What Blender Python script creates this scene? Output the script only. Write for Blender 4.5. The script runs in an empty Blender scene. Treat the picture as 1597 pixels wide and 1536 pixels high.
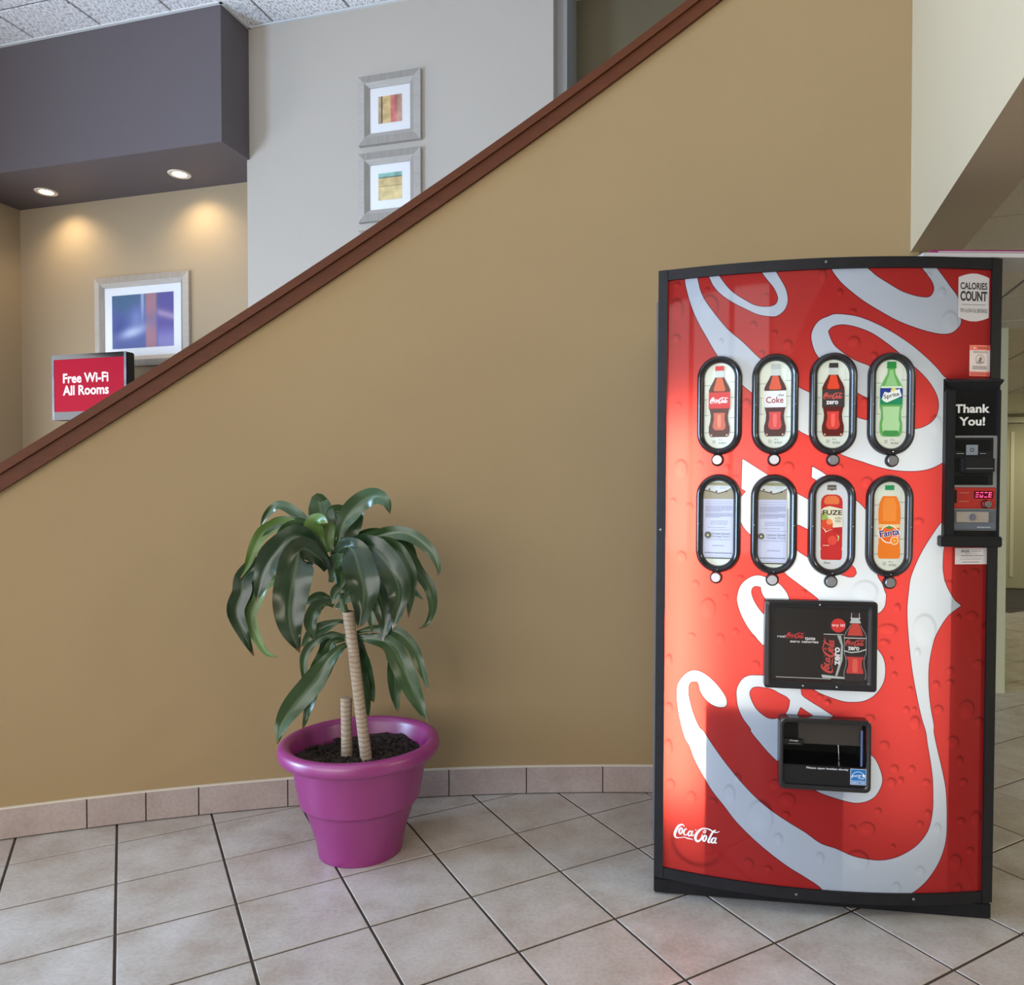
import bpy, bmesh, math, random
import numpy as np
from mathutils import Vector, Matrix, Euler

random.seed(7)
SC = bpy.context.scene
COL = SC.collection

# ------------------------------------------------------------------ camera, world, light, exposure
CAM_H = 1.2137
cam_data = bpy.data.cameras.new('camera')
cam_data.sensor_width = 36.0
cam_data.sensor_fit = 'HORIZONTAL'
cam_data.lens = 1170.64 * 36.0 / 1597.0
cam_data.shift_x = -(862.38 - 798.5) / 1597.0
cam_data.shift_y = (787.19 - 768.0) / 1597.0
cam = bpy.data.objects.new('camera', cam_data)
COL.objects.link(cam)
cam.location = (0, 0, CAM_H)
cam.rotation_euler = (math.pi / 2 - 0.018, 0, 0)
SC.camera = cam

SC.view_settings.view_transform = 'Standard'
SC.view_settings.look = 'None'
SC.view_settings.exposure = 0.0
SC.view_settings.gamma = 1.0
SC.view_settings.use_curve_mapping = False

world = bpy.data.worlds.new('world')
SC.world = world
world.use_nodes = True
bg = world.node_tree.nodes['Background']
bg.inputs[0].default_value = (0.70, 0.82, 1.0, 1)
bg.inputs[1].default_value = 1.0

BA = math.radians(15.1)                      # the building's axes are turned this far from the camera's
CU = (math.cos(BA), -math.sin(BA))
CV = (math.sin(BA), math.cos(BA))
def bw(u, v, z=0.0):
    return Vector((u * CU[0] + v * CV[0], u * CU[1] + v * CV[1], z))

def area_light(name, loc, target, sx, sy, power, color):
    d = bpy.data.lights.new(name, 'AREA')
    d.shape = 'RECTANGLE'; d.size = sx; d.size_y = sy
    d.energy = power; d.color = color
    o = bpy.data.objects.new(name, d); COL.objects.link(o)
    o.location = loc
    o.rotation_euler = (Vector(target) - Vector(loc)).to_track_quat('-Z', 'Y').to_euler()
    return o

WIN_BACK = [(-5.7, -4.3), (-4.1, -2.7), (-2.5, -1.1), (-0.9, 0.4)]      # u ranges of the lobby windows behind the camera
WIN_LEFT = [(-1.3, 0.7), (2.35, 4.15)]                                   # v ranges of the windows in the side wall
DAY = (1.0, 0.97, 0.94)
for a, b in WIN_BACK:
    area_light('window_daylight', bw((a + b) / 2, -5.12, 2.1), bw((a + b) / 2, 0, 2.1), b - a, 3.3, 60, DAY)
for (a, b), pw, SKY in zip(WIN_LEFT, (500, 66), ((0.46, 0.69, 1.0), (0.92, 0.95, 1.0))):
    area_light('window_daylight', bw(-6.04, (a + b) / 2, 1.45), bw(0, (a + b) / 2, 1.45), b - a, 2.1, pw, SKY)

# ------------------------------------------------------------------ helpers
def lin(c):
    return tuple(((x / 255) / 12.92 if x / 255 <= .04045 else ((x / 255 + .055) / 1.055) ** 2.4) for x in c)

def new_mat(name):
    m = bpy.data.materials.new(name); m.use_nodes = True
    nt = m.node_tree
    return m, nt, nt.nodes['Principled BSDF']

def mat(name, rgb, rough=.6, metal=0.0, spec=.5, emit=0.0, coat=0.0, var=0.0, vscale=6.0, bump=0.0, bscale=200.0, detail=4.0, alpha2=None):
    m, nt, b = new_mat(name)
    c = (*lin(rgb), 1)
    b.inputs['Base Color'].default_value = c
    b.inputs['Roughness'].default_value = rough
    b.inputs['Metallic'].default_value = metal
    b.inputs['Specular IOR Level'].default_value = spec
    b.inputs['Coat Weight'].default_value = coat
    b.inputs['Coat Roughness'].default_value = .06
    if emit:
        b.inputs['Emission Color'].default_value = c
        b.inputs['Emission Strength'].default_value = emit
    if var or bump:
        tc = nt.nodes.new('ShaderNodeTexCoord')
    if var:
        n = nt.nodes.new('ShaderNodeTexNoise'); n.inputs['Scale'].default_value = vscale; n.inputs['Detail'].default_value = detail
        nt.links.new(tc.outputs['Object'], n.inputs['Vector'])
        mx = nt.nodes.new('ShaderNodeMix'); mx.data_type = 'RGBA'
        lo = tuple(max(0, x * (1 - var)) for x in c[:3]) + (1,)
        hi = tuple(min(1, x * (1 + var)) for x in (lin(alpha2) if alpha2 else c[:3])) + (1,)
        mx.inputs[6].default_value = lo; mx.inputs[7].default_value = hi
        rp = nt.nodes.new('ShaderNodeMapRange'); rp.inputs[1].default_value = .3; rp.inputs[2].default_value = .7
        nt.links.new(n.outputs['Fac'], rp.inputs[0]); nt.links.new(rp.outputs[0], mx.inputs[0])
        nt.links.new(mx.outputs[2], b.inputs['Base Color'])
    if bump:
        n2 = nt.nodes.new('ShaderNodeTexNoise'); n2.inputs['Scale'].default_value = bscale; n2.inputs['Detail'].default_value = 3
        nt.links.new(tc.outputs['Object'], n2.inputs['Vector'])
        bp = nt.nodes.new('ShaderNodeBump'); bp.inputs['Strength'].default_value = bump; bp.inputs['Distance'].default_value = .004
        nt.links.new(n2.outputs['Fac'], bp.inputs['Height']); nt.links.new(bp.outputs['Normal'], b.inputs['Normal'])
    return m

def wood_mat(name, rgb, rgb2, scale=(2, 2, 60), rough=.45):
    m, nt, b = new_mat(name)
    tc = nt.nodes.new('ShaderNodeTexCoord'); mp = nt.nodes.new('ShaderNodeMapping')
    mp.inputs['Scale'].default_value = scale
    n = nt.nodes.new('ShaderNodeTexNoise'); n.inputs['Scale'].default_value = 2.5; n.inputs['Detail'].default_value = 6
    mx = nt.nodes.new('ShaderNodeMix'); mx.data_type = 'RGBA'
    mx.inputs[6].default_value = (*lin(rgb), 1); mx.inputs[7].default_value = (*lin(rgb2), 1)
    nt.links.new(tc.outputs['Object'], mp.inputs[0]); nt.links.new(mp.outputs[0], n.inputs['Vector'])
    nt.links.new(n.outputs['Fac'], mx.inputs[0]); nt.links.new(mx.outputs[2], b.inputs['Base Color'])
    b.inputs['Roughness'].default_value = rough; b.inputs['Specular IOR Level'].default_value = .3
    return m

class MB:
    """collects faces of one mesh; material slots are created on demand"""
    def __init__(s): s.v = []; s.f = []; s.m = []; s.mats = []
    def slot(s, m):
        if m is None: return 0
        if m not in s.mats: s.mats.append(m)
        return s.mats.index(m)
    def face(s, pts, m=None):
        k = len(s.v); s.v += [tuple(p) for p in pts]; s.f.append(tuple(range(k, k + len(pts)))); s.m.append(s.slot(m))
    def add(s, verts, faces, m=None):
        k = len(s.v); s.v += [tuple(p) for p in verts]; i = s.slot(m)
        for f in faces: s.f.append(tuple(k + q for q in f)); s.m.append(i)
    def box(s, a, b, m=None, bev=0.0):
        x0, y0, z0 = a; x1, y1, z1 = b
        if bev <= 0:
            s.add([(x0,y0,z0),(x1,y0,z0),(x1,y1,z0),(x0,y1,z0),(x0,y0,z1),(x1,y0,z1),(x1,y1,z1),(x0,y1,z1)],
                  [(0,3,2,1),(4,5,6,7),(0,1,5,4),(1,2,6,5),(2,3,7,6),(3,0,4,7)], m)
        else:
            bm = bmesh.new(); bmesh.ops.create_cube(bm, size=1)
            for v in bm.verts: v.co = Vector(((x0+x1)/2 + v.co.x*(x1-x0), (y0+y1)/2 + v.co.y*(y1-y0), (z0+z1)/2 + v.co.z*(z1-z0)))
            bmesh.ops.bevel(bm, geom=bm.edges[:], offset=bev, segments=2, affect='EDGES')
            bm.verts.index_update()
            s.add([v.co[:] for v in bm.verts], [[v.index for v in f.verts] for f in bm.faces], m); bm.free()
    def lathe(s, prof, n=40, m=None, c=(0,0,0), axis='z'):
        k = len(prof); vs = []
        for i in range(n):
            a = 2*math.pi*i/n
            for r, h in prof:
                p = (r*math.cos(a), r*math.sin(a), h)
                if axis == 'y': p = (p[0], p[2], p[1])
                vs.append((c[0]+p[0], c[1]+p[1], c[2]+p[2]))
        fs = []
        for i in range(n):
            j = (i+1) % n
            for q in range(k-1): fs.append((i*k+q, j*k+q, j*k+q+1, i*k+q+1))
        s.add(vs, fs, m)
    def tube(s, pts, rad, n=10, m=None):
        pts = [Vector(p) for p in pts]; rad = rad if isinstance(rad, (list, tuple)) else [rad]*len(pts)
        vs = []
        for i, p in enumerate(pts):
            t = (pts[min(i+1, len(pts)-1)] - pts[max(i-1, 0)]).normalized()
            a = t.orthogonal().normalized() if i == 0 else (a - t*a.dot(t)).normalized()
            b = t.cross(a)
            for k in range(n):
                w = 2*math.pi*k/n; vs.append(p + (a*math.cos(w) + b*math.sin(w))*rad[i])
        fs = [(i*n+k, i*n+(k+1)%n, (i+1)*n+(k+1)%n, (i+1)*n+k) for i in range(len(pts)-1) for k in range(n)]
        fs += [tuple(range(n))[::-1], tuple((len(pts)-1)*n+k for k in range(n))]
        s.add(vs, fs, m)
    def mesh(s, name, m=None, smooth=False):
        me = bpy.data.meshes.new(name); me.from_pydata(s.v, [], s.f)
        if s.mats:
            for q in s.mats: me.materials.append(q)
            me.polygons.foreach_set('material_index', s.m)
        elif m: me.materials.append(m)
        if smooth:
            me.polygons.foreach_set('use_smooth', [True]*len(me.polygons))
        me.update()
        return me
    def obj(s, name, m=None, parent=None, smooth=False, angle=None):
        o = link(name, s.mesh(name, m, smooth), parent)
        return o

def link(name, me, parent=None):
    o = bpy.data.objects.new(name, me); COL.objects.link(o)
    if parent: o.parent = parent
    return o

def smooth_by_angle(o, deg=35):
    me = o.data; bm = bmesh.new(); bm.from_mesh(me); bmesh.ops.remove_doubles(bm, verts=bm.verts, dist=1e-5)
    bmesh.ops.recalc_face_normals(bm, faces=bm.faces)
    for f in bm.faces: f.smooth = True
    for e in bm.edges: e.smooth = not (len(e.link_faces) == 2 and e.calc_face_angle(0) > math.radians(deg))
    bm.to_mesh(me); bm.free()
    return o

def fix(o):
    me = o.data; bm = bmesh.new(); bm.from_mesh(me)
    bmesh.ops.recalc_face_normals(bm, faces=bm.faces); bm.to_mesh(me); bm.free(); return o

def empty(name, loc=(0,0,0), rot=(0,0,0)):
    o = bpy.data.objects.new(name, None); COL.objects.link(o); o.location = loc; o.rotation_euler = rot
    o.empty_display_size = .1
    return o

def tag(o, label, cat, group=None):
    o['label'] = label; o['category'] = cat
    if group: o['group'] = group
    return o

def struct(o, label=None):
    o['kind'] = 'structure'
    if label: o['label'] = label
    return o

def bobj(name, mb, m=None, parent=None):
    """object whose mesh is in building coordinates"""
    o = mb.obj(name, m, parent)
    if parent is None: o.rotation_euler = (0, 0, -BA)
    return o

def text_faces(body, h, bold=0.0, align='CENTER', width=None, res=3):
    c = bpy.data.curves.new('t', 'FONT'); c.body = body; c.size = 1.0; c.align_x = align; c.align_y = 'CENTER'
    c.offset = bold; c.resolution_u = res; c.fill_mode = 'FRONT'; c.space_line = .85
    o = bpy.data.objects.new('t', c); COL.objects.link(o)
    dg = bpy.context.evaluated_depsgraph_get(); dg.update()
    me = bpy.data.meshes.new_from_object(o.evaluated_get(dg))
    vs = np.array([v.co[:2] for v in me.vertices]); fs = [tuple(p.vertices) for p in me.polygons]
    bpy.data.objects.remove(o); bpy.data.curves.remove(c); bpy.data.meshes.remove(me)
    s = h
    if width: s = width / (vs[:,0].max() - vs[:,0].min())
    vs = vs * s
    if width and h: # independent height
        vs[:,1] *= h / max(1e-6, (vs[:,1].max() - vs[:,1].min()))
    vs[:,1] -= (vs[:,1].max() + vs[:,1].min()) / 2
    return vs, fs

# ------------------------------------------------------------------ materials
M = {}
M['stairwall'] = mat('olive_tan_paint', (161,135,95), .66, var=.035, vscale=1.2, bump=.06, bscale=90)
M['white_wall'] = mat('pale_grey_paint', (178,170,160), .7, bump=.08, bscale=160)
M['cream_wall'] = mat('cream_paint', (206,188,156), .7, bump=.08, bscale=160)
M['niche_wall'] = mat('sand_paint', (160,142,116), .7, bump=.1, bscale=160)
M['shadowed_olive'] = mat('shadowed_olive_paint', (100,90,66), .75, bump=.3, bscale=60)  # olive darkened in the colour for the shadow at the stair top
M['return_grey'] = mat('grey_plaster', (140,138,134), .7, bump=.4, bscale=60)
M['soffit'] = mat('slate_purple_paint', (95,88,92), .6, bump=.06, bscale=160)
M['beam_under'] = mat('shaded_cream_paint', (180,160,130), .7)  # cream darkened to brown tan, the beam's underside shade put into the colour
M['grout'] = mat('brown_grout', (66,55,46), .9)
M['caulk'] = mat('cream_caulk', (214,204,186), .6)
M['carpet'] = mat('dark_carpet', (64,58,50), .95, var=.4, vscale=30)
M['corridor_wall'] = mat('khaki_paint', (176,170,138), .7)
M['trim_cream'] = mat('cream_gloss', (206,203,172), .45)
M['tbar'] = mat('white_enamel', (222,224,224), .5)
M['rail'] = wood_mat('red_brown_wood', (82,40,18), (102,54,28), (3, 3, 20), .5)
M['black'] = mat('black_plastic', (24,23,25), .42, spec=.35)
M['black_gloss'] = mat('black_gloss', (18,18,20), .12)
M['black_steel'] = mat('black_painted_steel', (25,24,27), .55, spec=.3, var=.2, vscale=30, bump=.05, bscale=300)
M['grey_steel'] = mat('grey_painted_steel', (110,108,112), .4)
M['silver'] = mat('brushed_aluminium', (190,190,195), .32, metal=.85)
M['chrome'] = mat('chrome', (225,225,228), .12, metal=1.0)
M['white_frame'] = wood_mat('whitewashed_wood', (156,149,141), (186,180,174), (3, 3, 40), .55)
M['white_frame2'] = wood_mat('whitewashed_bevel', (130,123,115), (164,158,151), (40, 3, 3), .55)
M['mat_board'] = mat('white_mat_board', (238,238,240), .8)

def ceiling_panel_mat():
    m, nt, b = new_mat('fissured_ceiling_tile')
    tc = nt.nodes.new('ShaderNodeTexCoord')
    n = nt.nodes.new('ShaderNodeTexNoise'); n.inputs['Scale'].default_value = 95; n.inputs['Detail'].default_value = 4
    mp = nt.nodes.new('ShaderNodeMapping'); mp.inputs['Scale'].default_value = (1, .45, 1)
    nt.links.new(tc.outputs['Object'], mp.inputs[0]); nt.links.new(mp.outputs[0], n.inputs['Vector'])
    cr = nt.nodes.new('ShaderNodeValToRGB')
    cr.color_ramp.elements[0].position = .36; cr.color_ramp.elements[0].color = (*lin((176,174,176)), 1)
    cr.color_ramp.elements[1].position = .52; cr.color_ramp.elements[1].color = (*lin((252,250,252)), 1)
    nt.links.new(n.outputs['Fac'], cr.inputs[0]); nt.links.new(cr.outputs[0], b.inputs['Base Color'])
    bp = nt.nodes.new('ShaderNodeBump'); bp.inputs['Strength'].default_value = .7; bp.inputs['Distance'].default_value = .006
    nt.links.new(n.outputs['Fac'], bp.inputs['Height']); nt.links.new(bp.outputs[0], b.inputs['Normal'])
    b.inputs['Roughness'].default_value = .9
    return m
M['cpanel'] = ceiling_panel_mat()
M['lowpanel'] = mat('plain_ceiling_tile', (214,206,190), .9, var=.05, vscale=90, bump=.25, bscale=120)
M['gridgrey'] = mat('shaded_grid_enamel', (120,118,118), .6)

def tile_mat(name, ca, cb, cc, rough):
    m, nt, b = new_mat(name)
    oi = nt.nodes.new('ShaderNodeObjectInfo'); tc = nt.nodes.new('ShaderNodeTexCoord')
    ge = nt.nodes.new('ShaderNodeNewGeometry')
    n1 = nt.nodes.new('ShaderNodeTexNoise'); n1.inputs['Scale'].default_value = 5.0; n1.inputs['Detail'].default_value = 5; n1.inputs['Roughness'].default_value = .6
    n2 = nt.nodes.new('ShaderNodeTexNoise'); n2.inputs['Scale'].default_value = 90; n2.inputs['Detail'].default_value = 4
    nt.links.new(ge.outputs['Position'], n1.inputs['Vector']); nt.links.new(ge.outputs['Position'], n2.inputs['Vector'])
    cr = nt.nodes.new('ShaderNodeValToRGB')
    cr.color_ramp.elements[0].position = .32; cr.color_ramp.elements[0].color = (*lin(ca), 1)
    cr.color_ramp.elements[1].position = .68; cr.color_ramp.elements[1].color = (*lin(cb), 1)
    nt.links.new(n1.outputs['Fac'], cr.inputs[0])
    mx = nt.nodes.new('ShaderNodeMix'); mx.data_type = 'RGBA'; mx.blend_type = 'MIX'
    mr = nt.nodes.new('ShaderNodeMath'); mr.operation = 'MULTIPLY'; mr.inputs[1].default_value = .45
    nt.links.new(oi.outputs['Random'], mr.inputs[0]); nt.links.new(mr.outputs[0], mx.inputs[0])
    mx.inputs[7].default_value = (*lin(cc), 1); nt.links.new(cr.outputs[0], mx.inputs[6])
    m2 = nt.nodes.new('ShaderNodeMix'); m2.data_type = 'RGBA'; m2.blend_type = 'MULTIPLY'; m2.inputs[0].default_value = .22
    c2 = nt.nodes.new('ShaderNodeValToRGB'); c2.color_ramp.elements[0].position = .3; c2.color_ramp.elements[1].position = .6
    c2.color_ramp.elements[0].color = (.45,.42,.4,1)
    nt.links.new(n2.outputs['Fac'], c2.inputs[0]); nt.links.new(mx.outputs[2], m2.inputs[6]); nt.links.new(c2.outputs[0], m2.inputs[7])
    nt.links.new(m2.outputs[2], b.inputs['Base Color'])
    b.inputs['Roughness'].default_value = rough
    bp = nt.nodes.new('ShaderNodeBump'); bp.inputs['Strength'].default_value = .12; bp.inputs['Distance'].default_value = .003
    nt.links.new(n1.outputs['Fac'], bp.inputs['Height']); nt.links.new(bp.outputs[0], b.inputs['Normal'])
    return m
M['tile'] = tile_mat('beige_floor_tile', (173,160,148), (206,201,196), (182,169,156), .26)
M['basetile'] = tile_mat('mauve_base_tile', (164,146,138), (186,170,164), (176,158,150), .4)

# ------------------------------------------------------------------ measured outlines: white script on the machine sheet (mm), its holes, printed drops, leaf midribs
WHITE=[
 ((74,1849),(79,1815),(94,1759),(113,1711),(139,1662),(171,1605),(206,1561),(239,1520),(266,1496),(323,1443),(397,1385),(421,1372),(470,1343),(515,1317),(565,1300),(603,1287),(641,1278),(680,1274),(722,1275),(754,1282),(784,1297),(829,1331),(826,1500),(785,1537),(766,1559),(738,1586),(696,1621),(647,1654),(600,1680),(552,1700),(516,1707),(485,1709),(471,1704),(448,1694),(433,1677),(425,1653),(427,1632),(435,1607),(444,1592),(467,1555),(505,1519),(552,1490),(576,1477),(632,1459),(631,1526),(581,1564),(554,1575),(534,1585),(507,1604),(486,1623),(475,1644),(469,1662),(476,1672),(493,1679),(516,1680),(549,1672),(587,1656),(624,1631),(658,1604),(689,1576),(724,1545),(749,1517),(767,1486),(773,1462),(771,1438),(761,1417),(740,1400),(708,1390),(659,1395),(577,1414),(553,1421),(486,1453),(422,1492),(396,1506),(339,1548),(286,1592),(239,1641),(198,1679),(162,1725),(132,1770),(118,1804),(109,1845)),
 ((139,1847),(155,1811),(176,1784),(211,1756),(245,1736),(279,1718),(307,1711),(330,1710),(349,1723),(358,1740),(360,1757),(355,1782),(343,1807),(322,1844),(281,1847),(305,1813),(323,1789),(333,1766),(334,1755),(328,1743),(316,1738),(299,1737),(272,1743),(245,1759),(217,1779),(196,1800),(172,1835),(167,1844)),
 ((470,1844),(476,1835),(484,1822),(504,1796),(531,1771),(565,1744),(606,1718),(654,1691),(702,1672),(747,1659),(782,1654),(806,1658),(824,1672),(832,1688),(829,1705),(824,1743),(819,1760),(801,1783),(783,1807),(758,1839),(717,1839),(734,1819),(750,1796),(755,1779),(752,1766),(742,1755),(725,1754),(701,1758),(666,1770),(632,1790),(598,1812),(559,1841)),
 ((242,1308),(278,1284),(308,1264),(351,1234),(394,1208),(421,1193),(462,1169),(517,1211),(552,1190),(579,1161),(603,1111),(606,1013),(611,980),(624,958),(632,935),(634,933),(634,913),(630,894),(613,877),(553,867),(458,865),(454,904),(454,911),(440,924),(411,946),(376,972),(364,982),(322,1026),(266,1091),(248,1111),(240,1127),(233,1141),(233,1191),(239,1198),(253,1215),(240,1223)),
 ((431,1286),(458,1270),(483,1250),(461,1234),(444,1247),(430,1255)),
 ((374,905),(372,914),(367,927),(354,945),(342,956),(323,967),(311,970),(294,975),(275,973),(256,962),(241,945),(234,926),(231,904),(236,880),(246,854),(263,824),(283,799),(307,773),(320,760),(319,854),(306,863),(292,879),(279,899),(271,919),(270,932),(275,942),(285,945),(296,943),(297,933),(302,920),(311,907),(323,894),(374,896)),
 ((601,792),(612,778),(627,757),(634,734),(635,708),(631,685),(619,662),(600,642),(575,630),(549,627),(524,628),(492,637),(461,648),(452,653),(433,663),(484,678),(599,714)),
 ((308,688),(287,689),(268,687),(252,679),(241,665),(233,644),(233,620),(237,594),(250,564),(273,533),(273,527),(296,499),(321,471),(349,445),(376,425),(369,507),(453,558),(517,561),(504,578),(461,607),(434,623),(409,642),(407,662),(326,671)),
 ((589,492),(599,480),(612,466),(623,443),(630,420),(631,404),(625,384),(613,364),(597,352),(578,345),(556,343),(527,348),(496,356),(464,366),(454,371),(433,379),(487,399),(584,396)),
 ((198,590),(178,589),(159,597),(142,612),(130,632),(126,649),(122,657),(112,657),(102,653),(97,642),(96,621),(102,591),(112,558),(129,522),(139,514),(166,476),(199,432),(242,382),(284,340),(330,304),(378,275),(425,249),(466,222),(507,210),(552,192),(593,184),(631,182),(670,190),(705,207),(734,229),(757,259),(768,288),(774,328),(774,367),(772,413),(765,463),(756,512),(751,545),(739,583),(725,642),(711,714),(702,780),(696,845),(694,894),(698,943),(702,975),(713,1007),(732,1049),(757,1091),(784,1130),(809,1156),(810,1094),(794,1062),(791,1036),(791,997),(797,964),(795,975),(802,955),(816,929),(829,911),(845,899),(826,886),(807,870),(787,841),(771,809),(762,773),(756,734),(755,698),(757,655),(763,609),(772,563),(772,545),(783,495),(797,439),(808,386),(812,333),(813,287),(812,247),(804,208),(788,169),(762,130),(736,104),(704,83),(659,61),(499,61),(467,97),(427,122),(379,148),(331,180),(282,218),(234,262),(201,302),(167,342),(141,383),(117,425),(100,468),(90,482),(76,526),(67,570),(63,614),(65,639),(73,657),(88,676),(105,687),(125,688),(148,678),(171,659),(188,640),(201,621),(205,608),(204,596))]
HOLES=[
 ((368,1125),(395,1122),(422,1109),(487,1077),(543,1010),(551,1001),(555,988),(548,978),(535,976),(520,980),(472,995),(455,1008),(423,1029),(394,1048),(369,1076)),
 ((307,656),(291,657),(278,654),(270,645),(268,633),(274,614),(285,594),(301,579),(320,568),(339,568),(358,576),(371,590),(377,607),(379,624),(370,633),(351,642),(329,653)),
 ((407,607),(428,593),(450,579),(460,568),(390,565),(396,578))]
DROPS=((53,1747,19,32),(145,1744,26,38),(53,1662,11,13),(268,1687,8,10),(326,1661,7,9),(361,1626,13,15),(292,1606,7,7),(251,1464,11,14),(60,1466,9,10),(301,1769,6,6),(179,1644,6,9),(139,1798,6,5),(453,1815,10,21),(54,1820,9,7),(801,1684,24,33),(777,1766,10,15),(538,1631,17,15),(594,1592,9,10),(534,1716,9,6),(738,1814,9,9),(500,1768,7,10),(569,1464,9,13),(765,1400,18,28),(69,1278,19,29),(367,1282,15,16),(123,1293,9,9),(199,1280,9,11),(48,1185,8,8),(95,1168,10,11),(73,1020,14,17),(114,943,9,10),(224,1255,6,6),(238,967,10,7),(578,1240,16,16),(505,1284,8,8),(884,992,12,10),(852,988,7,8),(810,961,8,8),(577,935,35,33),(721,1133,13,10),(150,873,21,30),(185,786,12,16),(227,809,9,11),(104,791,9,7),(284,718,11,12),(198,909,8,7),(40,570,11,15),(39,711,9,18),(39,451,12,24),(277,795,8,7),(411,931,8,7),(344,924,11,13),(481,624,8,9),(459,638,8,8),(874,869,19,13),(837,865,7,9),(916,827,12,20),(742,829,33,46),(640,832,26,15),(631,796,14,8),(897,731,15,15),(817,716,10,10),(816,684,10,7),(777,676,10,12),(784,607,14,13),(865,605,23,28),(901,571,15,13),(827,514,18,18),(695,606,8,10),(719,569,14,20),(594,581,14,11),(635,506,14,13),(661,705,6,8),(705,665,6,7),(717,608,5,7),(666,891,8,13),(652,747,4,7),(723,767,8,13),(480,622,7,7),(47,342,12,15),(108,313,13,17),(168,311,12,9),(269,143,15,15),(323,135,11,9),(301,281,35,49),(215,335,16,29),(350,222,12,18),(464,179,12,17),(340,379,15,15),(374,338,22,20),(371,296,10,9),(236,385,11,15),(128,451,17,24),(126,181,74,66),(656,401,13,14),(663,441,12,11),(682,408,7,10),(713,440,8,10),(753,403,11,9),(621,321,9,9),(591,269,22,20),(551,270,10,9),(737,285,9,9),(759,315,8,10),(848,460,9,14),(859,401,12,11),(853,290,12,11),(897,295,15,22),(839,173,19,25),(881,206,12,10),(849,100,11,13),(566,178,32,30),(739,150,14,16),(674,104,12,17),(786,270,11,17),(663,221,6,7))
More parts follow.
